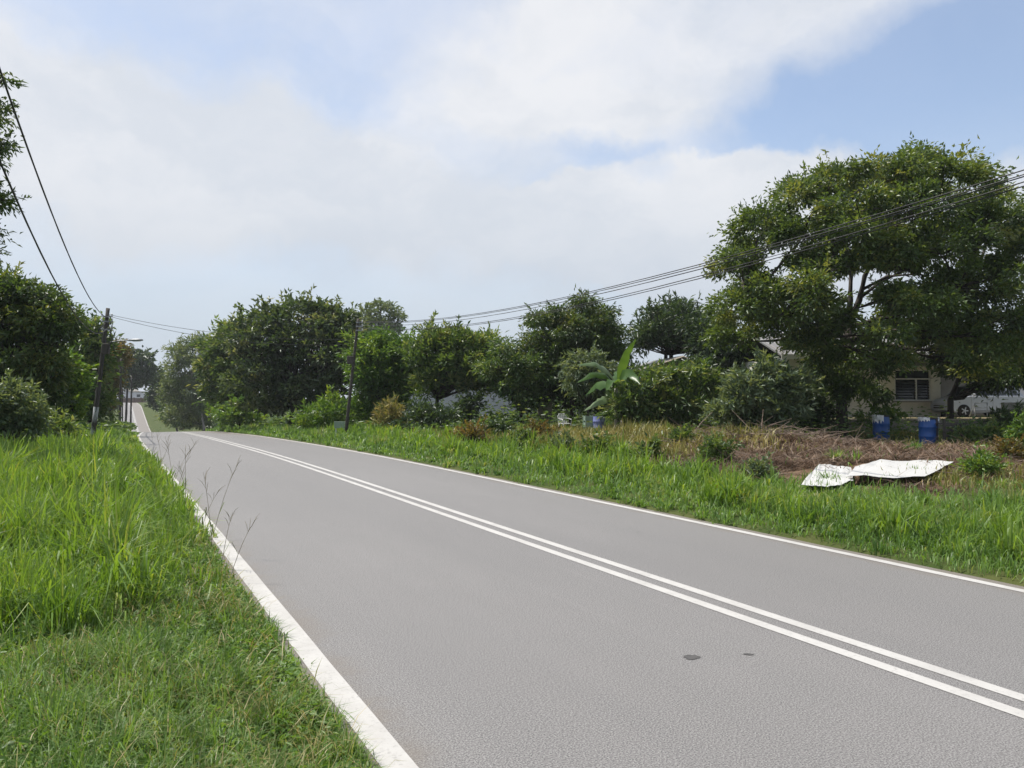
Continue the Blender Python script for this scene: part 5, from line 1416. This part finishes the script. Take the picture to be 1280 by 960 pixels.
def plastic_chair():
    p = at(706, 36.5); t = thing('plastic_chair', 'white plastic chair in the shade between pillar and small tree', 'chair', p, -TH + .5)
    q = MB(); q.box((0, 0, .44), (.46, .44, .03), None, .012); q.build('seat', M['white'], t)
    q = MB(); q.tube([(-.22, .21, .45), (-.23, .26, .78), (-.15, .28, .90), (.15, .28, .90), (.23, .26, .78), (.22, .21, .45)], .022, 7)
    for x in (-.11, 0, .11): q.box((x, .25, .67), (.07, .015, .42), Matrix.Rotation(-.12, 3, 'X'))
    q.build('backrest', M['white'], t)
    for sx in (-1, 1):
        for sy in (-1, 1): q = MB(); q.tube([(sx * .20, sy * .19, .44), (sx * .24, sy * .23, 0)], [.028, .02], 7); q.build('leg', M['white'], t, True)
        q = MB(); q.tube([(sx * .23, -.2, .45), (sx * .25, -.2, .64), (sx * .25, .22, .68)], .02, 7); q.build('armrest', M['white'], t, True)


plastic_chair()


def sheet(name, label, outline, bumps, lift, seed, ripple):
    """a thin crumpled sheet lying over the heap; the outline is measured as (u, depth)"""
    rnd = random.Random(seed); pts_ = [Vector((*cam_xy(u, z), 0)) for u, z in outline]
    # fill the outline with a grid of points mapped between its front and back edges
    n = len(outline) // 2; front = pts_[:n]; back = pts_[n:][::-1]; nu, nv = 46, 9; V = []; F = []

    def along(ps, s):
        q = s * (len(ps) - 1); i = min(int(q), len(ps) - 2); return ps[i].lerp(ps[i + 1], q - i)
    cm = sum(pts_, Vector()) / len(pts_); gc = gz(cm.x, cm.y)
    for i in range(nu + 1):
        s = i / nu; a, b = along(front, s), along(back, s)
        for j in range(nv + 1):
            w = j / nv; p = a.lerp(b, w)
            fold = ripple * (math.sin(s * bumps * math.pi + 1.2 * w + seed) + .5 * math.sin(s * bumps * 2.3 * math.pi - w * 2.1)) * (.45 + .55 * s if False else 1)
            V.append((p.x, p.y, 0.3 * gz(p.x, p.y) + 0.7 * gc + lift + 0.06 * w + fold + rnd.uniform(-.002, .002) + 0.008 * math.sin(5 * w + s * 9)))
    for i in range(nu):
        for j in range(nv): a = i * (nv + 1) + j; F.append((a, a + nv + 1, a + nv + 2, a + 1))
    m = MB(); m.add(V, F); o = m.build(name, M['tarp'], None, False)
    so = o.modifiers.new('thickness', 'SOLIDIFY'); so.thickness = 0.006
    tag(o, label, 'sheet', 'white sheets lying on the heap'); return o


sheet('plastic_sheet', 'left, rippled white sheet lying at the grass edge', [(1001, 13.7), (1022, 13.5), (1048, 13.6), (1066, 14.2), (1063, 16.0), (1042, 16.4), (1024, 16.5), (1011, 15)], 7, 0.13, 1, 0.007)
sheet('plastic_sheet', 'right, larger white sheet with pointed right end', [(1058, 14.3), (1080, 14.3), (1115, 13.9), (1155, 14.1), (1191, 16.2), (1150, 16.7), (1100, 16.5), (1068, 15.4)], 3.2, 0.13, 4, 0.006)


def rack():
    p = at(1190, 25.3); t = thing('slatted_rack', 'weathered timber rack of slats beside the right tall drum', 'rack', p, -TH + .08)
    for x in (-.36, .34): 
        for y in (-.12, .3): q = MB(); q.box((x, y, .42), (.07, .07, .9 if x < 0 else .66)); q.build('post', M['timber'], t)
    for k, h in enumerate((.16, .33, .5, .66)):
        q = MB(); q.box((0.0, -.17, h), (.86 - .04 * (k % 2), .025, .085), Matrix.Rotation(.02 * (k - 1.5), 3, 'Y')); q.build('slat', M['timber'], t)
    for k in range(4): q = MB(); q.box((0, -.08 + k * .12, .715), (.84, .09, .025)); q.build('slat', M['timber'], t)


rack()


def rock(u, z, s, label, seed):
    rnd = random.Random(seed); import bmesh
    bm = bmesh.new(); bmesh.ops.create_icosphere(bm, subdivisions=3, radius=1)
    ph = [Vector((rnd.uniform(-1, 1), rnd.uniform(-1, 1), rnd.uniform(-1, 1))).normalized() for _ in range(9)]; cut = [rnd.uniform(.62, .9) for _ in ph]
    for v in bm.verts:
        for n_, c in zip(ph, cut):
            d = v.co.dot(n_)
            if d > c: v.co -= n_ * (d - c) * .9
        v.co *= 1 + rnd.uniform(-.02, .02)
    me = bpy.data.meshes.new('rock'); bm.to_mesh(me); bm.free()
    o = link('rock', me, M['rock']); p = at(u, z); o.location = p + Vector((0, 0, s[2] * .55)); o.scale = s; o.rotation_euler = (.2, -.25, rnd.uniform(0, 3)); tag(o, label, 'rock', 'pale rocks by the heap')


rock(868, 23.6, (.26, .2, .17), 'pale pointed rock at the left end of the brown heap', 3)
rock(972, 26.0, (.24, .2, .17), 'rounded pale rock behind the twig heap', 8)


def small_sign():
    p = at(425, 41.5); t = thing('roadside_marker', 'low pale board on two short posts left of the leaning pole', 'sign', p, -TH)
    q = MB(); q.box((0, 0, .62), (.62, .03, .36), None, .01); q.build('board', M['palecrate'], t)
    for x in (-.22, .22): q = MB(); q.box((x, .035, .38), (.05, .04, .8)); q.build('post', M['white'], t)


small_sign()


def barrier():
    p = at(1226, 35.0); t = thing('metal_stand', 'small white metal frame standing in front of the car', 'stand', (p.x, p.y, 0.99), -TH)
    for x in (-.28, .28): q = MB(); q.tube([(x, 0, 0), (x, 0, .72)], .022, 7); q.build('leg', M['white'], t, True)
    for h in (.70, .48, .28): q = MB(); q.tube([(-.28, 0, h), (.28, 0, h)], .018, 7); q.build('rail', M['white'], t, True)
    q = MB(); q.tube([(-.28, 0, .7), (-.28, .45, .02)], .018, 7); q.build('brace', M['white'], t, True)


barrier()


# ------------------------------------------------------------------ the silver car in the yard
def car():
    z = 37.2; X, Y = cam_xy(1187, z)
    t = thing('parked_car', 'silver car parked in the yard facing left, under the dark tree', 'car', (X, Y, 0.99), -TH + math.radians(6))
    Lc, Wc = 4.1, 1.68
    # outline of the body seen from the side; x runs from the nose to the tail
    low = [(0.05, .32), (0.0, .5), (0.04, .70), (0.22, .84), (0.75, .98), (1.02, 1.02), (3.75, 1.04), (4.02, .96), (4.10, .72), (4.06, .36), (3.92, .24), (0.25, .22)]

    def loft(outline, ws):
        m = MB(); n = len(outline); vs = []
        for y, sc_ in ws: cx = 2.05; vs += [(cx + (x - cx) * sc_, y, h if sc_ == 1 else .63 + (h - .63) * (sc_ * .98)) for x, h in outline]
        fs = [(k * n + i, k * n + (i + 1) % n, (k + 1) * n + (i + 1) % n, (k + 1) * n + i) for k in range(len(ws) - 1) for i in range(n)]
        m.add(vs, fs + [tuple(range(n))[::-1], tuple(range((len(ws) - 1) * n, len(ws) * n))]); return m
    b = loft(low, [(0.0, .955), (.06, .99), (.14, 1), (Wc - .14, 1), (Wc - .06, .99), (Wc, .955)]).build('body', M['carpaint'], t); smooth_by_angle(b, 35)
    cab = [(0.85, 1.0), (1.55, 1.50), (1.85, 1.56), (3.3, 1.57), (3.7, 1.45), (3.98, 1.0)]
    m = MB(); n = len(cab); vs = []
    for y, k in ((.10, 0), (.24, 1), (Wc - .24, 1), (Wc - .10, 0)): vs += [(x, y + (0 if k else (-1 if y < 1 else 1) * -0.10 * (h - 1) / .57) + (0), h if k or h < 1.1 else h - .03) for x, h in cab]
    m.add(vs, [(k * n + i, k * n + (i + 1) % n, (k + 1) * n + (i + 1) % n, (k + 1) * n + i) for k in range(3) for i in range(n)] + [tuple(range(n))[::-1], tuple(range(3 * n, 4 * n))])
    smooth_by_angle(m.build('cabin', M['carpaint'], t), 35)

    def pane(outline, name, y=0.085):
        q = MB(); q.add([(x, y + .105 * (h - 1) / .5, h) for x, h in outline] + [(x, y + .02 + .105 * (h - 1) / .5, h) for x, h in outline], [tuple(range(len(outline)))] + [(i, len(outline) + i, len(outline) + (i + 1) % len(outline), (i + 1) % len(outline)) for i in range(len(outline))])
        return q.build(name, M['glass'], t)
    pane([(1.12, 1.06), (2.18, 1.06), (2.18, 1.46), (1.62, 1.44)], 'side_window'); pane([(2.26, 1.06), (3.05, 1.06), (3.05, 1.47), (2.26, 1.47)], 'side_window'); pane([(3.12, 1.06), (3.72, 1.06), (3.55, 1.38), (3.12, 1.46)], 'side_window')
    q = MB(); q.add([(0.93, .2, 1.035), (0.93, Wc - .2, 1.035), (1.50, Wc - .3, 1.475), (1.50, .3, 1.475)], [(0, 1, 2, 3)]); q.build('windscreen', M['glass'], t).location = (-.022, 0, .012)
    for x0, x1 in ((1.12, 2.2), (2.24, 3.12)):
        q = MB(); q.box(((x0 + x1) / 2, -.004, .66), (x1 - x0 - .02, .014, .64), None, .005); d = q.build('door', M['carpaint'], t)
        q = MB(); q.box((x1 - .16, -.022, .86), (.16, .022, .03), None, .008); q.build('handle', M['galv'], d)
    for x, y in ((.72, .02), (3.32, .02), (.72, Wc - .02), (3.32, Wc - .02)):
        s = -1 if y < 1 else 1
        q = MB(); q.lathe([(.17, -.08), (.27, -.095), (.305, -.07), (.31, 0), (.305, .07), (.27, .095), (.17, .08)], 26, (x, y, .31), 'y'); w = q.build('wheel', M['rubber'], t, True)
        q = MB(); q.lathe([(.03, -.02), (.185, -.01), (.19, .03), (.17, .05)], 22, (0, 0, 0), 'y'); 
        for a in range(5):
            an = 2 * math.pi * a / 5; q.box((.1 * math.cos(an), -.045, .1 * math.sin(an)), (.16, .03, .05), Matrix.Rotation(-an, 3, 'Y'))
        q.box((0, -.05, 0), (.07, .04, .07)); r = q.build('rim', M['rim'], w); r.location = (x, y + s * .05, .31); r.scale = (1, -s, 1)
        q = MB(); aq = [(x + .40 * math.cos(math.pi * k / 12), .33 + .38 * math.sin(math.pi * k / 12)) for k in range(13)]
        q.prism(aq, y - .012 if s < 0 else Wc - .1, .1 if s < 0 else Wc + .008); q.build('wheel_arch', M['rubber'], t)
    q = MB(); q.box((.10, .22, .72), (.2, .34, .14), None, .03); q.build('headlight', M['lampglass'], t); q = MB(); q.box((.10, Wc - .22, .72), (.2, .34, .14), None, .03); q.build('headlight', M['lampglass'], t)
    for y in (.18, Wc - .18): q = MB(); q.box((4.04, y, .84), (.12, .2, .26), None, .02); q.build('tail_light', M['redlight'], t)
    for y in (-.07, Wc + .07): q = MB(); q.box((1.2, y, 1.08), (.12, .2, .13), None, .03); q.build('mirror', M['carpaint'], t)
    q = MB(); q.box((.03, Wc / 2, .5), (.05, .8, .16), None, .02); q.build('grille', M['rubber'], t)
    q = MB(); q.box((2.05, -.01, .28), (2.2, .03, .10), None, .01); q.build('side_skirt', M['galv'], t)


car()


# ------------------------------------------------------------------ seeding grass stalks leaning over the edge line
def stalks():
    rnd = random.Random(77); nth = ['nearest', 'second nearest', 'third nearest', 'fourth nearest', 'fifth nearest', 'sixth nearest', 'seventh nearest', 'eighth nearest', 'ninth nearest', 'fourth farthest', 'third farthest', 'second farthest', 'farthest']
    spots = [(222, 640, 207, 545), (236, 640, 232, 560), (262, 690, 300, 575), (270, 690, 255, 590), (228, 620, 246, 550), (212, 600, 196, 540), (283, 705, 292, 640), (246, 655, 222, 580), (205, 590, 214, 552), (296, 720, 320, 650), (200, 585, 188, 535), (216, 612, 240, 560), (250, 668, 275, 612)]
    spots.sort(key=lambda q: -q[1])
    for i, (u, v, u1, v1) in enumerate(spots):
        z = (CAMH - 0.05) * FPX / (v - HOR) * 1.0; X, Y = cam_xy(u, z)
        d = X - float(shift(Y))
        if d > RL - 0.03: X -= d - RL + 0.03
        base = Vector((X, Y, gz(X, Y))); tip = pt(u1, v1, z); t = thing('grass_stalk', nth[i] + ' of the thin brownish seeding grass stalks by the left edge line', 'plant', base, 0, 'seeding grass stalks by the left edge line')
        d = tip - base; P_ = [d * (k / 6) + Vector((0, 0, .10 * math.sin(k / 6 * math.pi) * d.length)) for k in range(7)]
        m = MB(); m.tube(P_, [.0034, .0032, .003, .0028, .0025, .0022, .0015], 5); m.build('stem', M['stalk'], t)
        h = MB()
        for k in range(5):
            s = P_[4 + (k > 2)].lerp(P_[5 + (k > 2)], (k % 3) / 3); a = rnd.uniform(0, 6.28); e = s + Vector((math.cos(a) * .09, math.sin(a) * .09, .07)) + (P_[6] - P_[4]) * .25
            h.tube([s, s.lerp(e, .5) + Vector((0, 0, .02)), e], [.0018, .0026, .0014], 4)
        h.build('seed_head', M['stalk'], t)
        for k in range(2):
            s = P_[1 + k]; a = rnd.uniform(0, 6.28); e = s + Vector((math.cos(a) * .12, math.sin(a) * .12, .14)); sd = Vector((-math.sin(a), math.cos(a), 0)) * .006
            q = MB(); mid = s.lerp(e, .6) + Vector((0, 0, .05)); q.add([s - sd, s + sd, mid + sd, mid - sd, e], [(0, 1, 2, 3), (3, 2, 4)]); q.build('blade', M['stalkleaf'], t)


M['stalk'] = plain('dry_stalk', (0.26, 0.225, 0.16), 0.9, dirt=0.3, scale=10)
M['stalkleaf'] = plain('stalk_blade', (0.12, 0.16, 0.04), 0.8, dirt=0.3, scale=10)
stalks()


# ------------------------------------------------------------------ far woods that read as one mass
def far_woods():
    rng = np.random.default_rng(300); n = 26000
    u = rng.uniform(-260, 1560, n); z = rng.uniform(135, 175, n); x = (u - 640) / FPX * z
    X, Y = x * CT + z * ST, -x * ST + z * CT; d = X - shift(Y); k = (d < RL - 9) | (d > RR + 8)
    u, X, Y = u[k], X[k], Y[k]; n = len(X)
    H = (3.2 + 1.6 * n2(u * .05, X * .02, 1.0, 3) + 1.2 * n2(u * .13, Y * .03, 1, 6)) * (0.45 + 0.55 * sm(np.abs(u - 165), 40, 220)); hz = rng.random(n) ** 0.7 * np.maximum(1.2, H)
    pos = np.stack([X, Y, ground(X, Y) + hz], 1); dd = rng.normal(size=(n, 3)); dd[:, 2] -= .2
    stuff('distant_woods', leaves_mesh('distant_woods', pos, dd, rng.uniform(.7, 1.3, n), rng.uniform(.35, .65, n), rnd_blend(X, Y, rng, .12, 2), rng=rng), M['dark'], 'far off belt of trees beyond the buildings')


far_woods()


# ------------------------------------------------------------------ the air: a thin haze round everything, below the sky
def haze():
    m = MB(); m.box((200, 1100, 12), (4200, 5200, 44)); o = m.build('haze', None)
    mt = bpy.data.materials.new('haze_air'); mt.use_nodes = True; nt = mt.node_tree; nt.nodes.clear()
    out = nt.nodes.new('ShaderNodeOutputMaterial'); v = nt.nodes.new('ShaderNodeVolumePrincipled'); v.inputs['Color'].default_value = (0.92, 0.95, 1.0, 1); v.inputs['Density'].default_value = 0.00028
    nt.links.new(v.outputs[0], out.inputs['Volume']); o.data.materials.append(mt); tag(o, 'thin pale haze in the air', None, None, 'stuff')


haze()
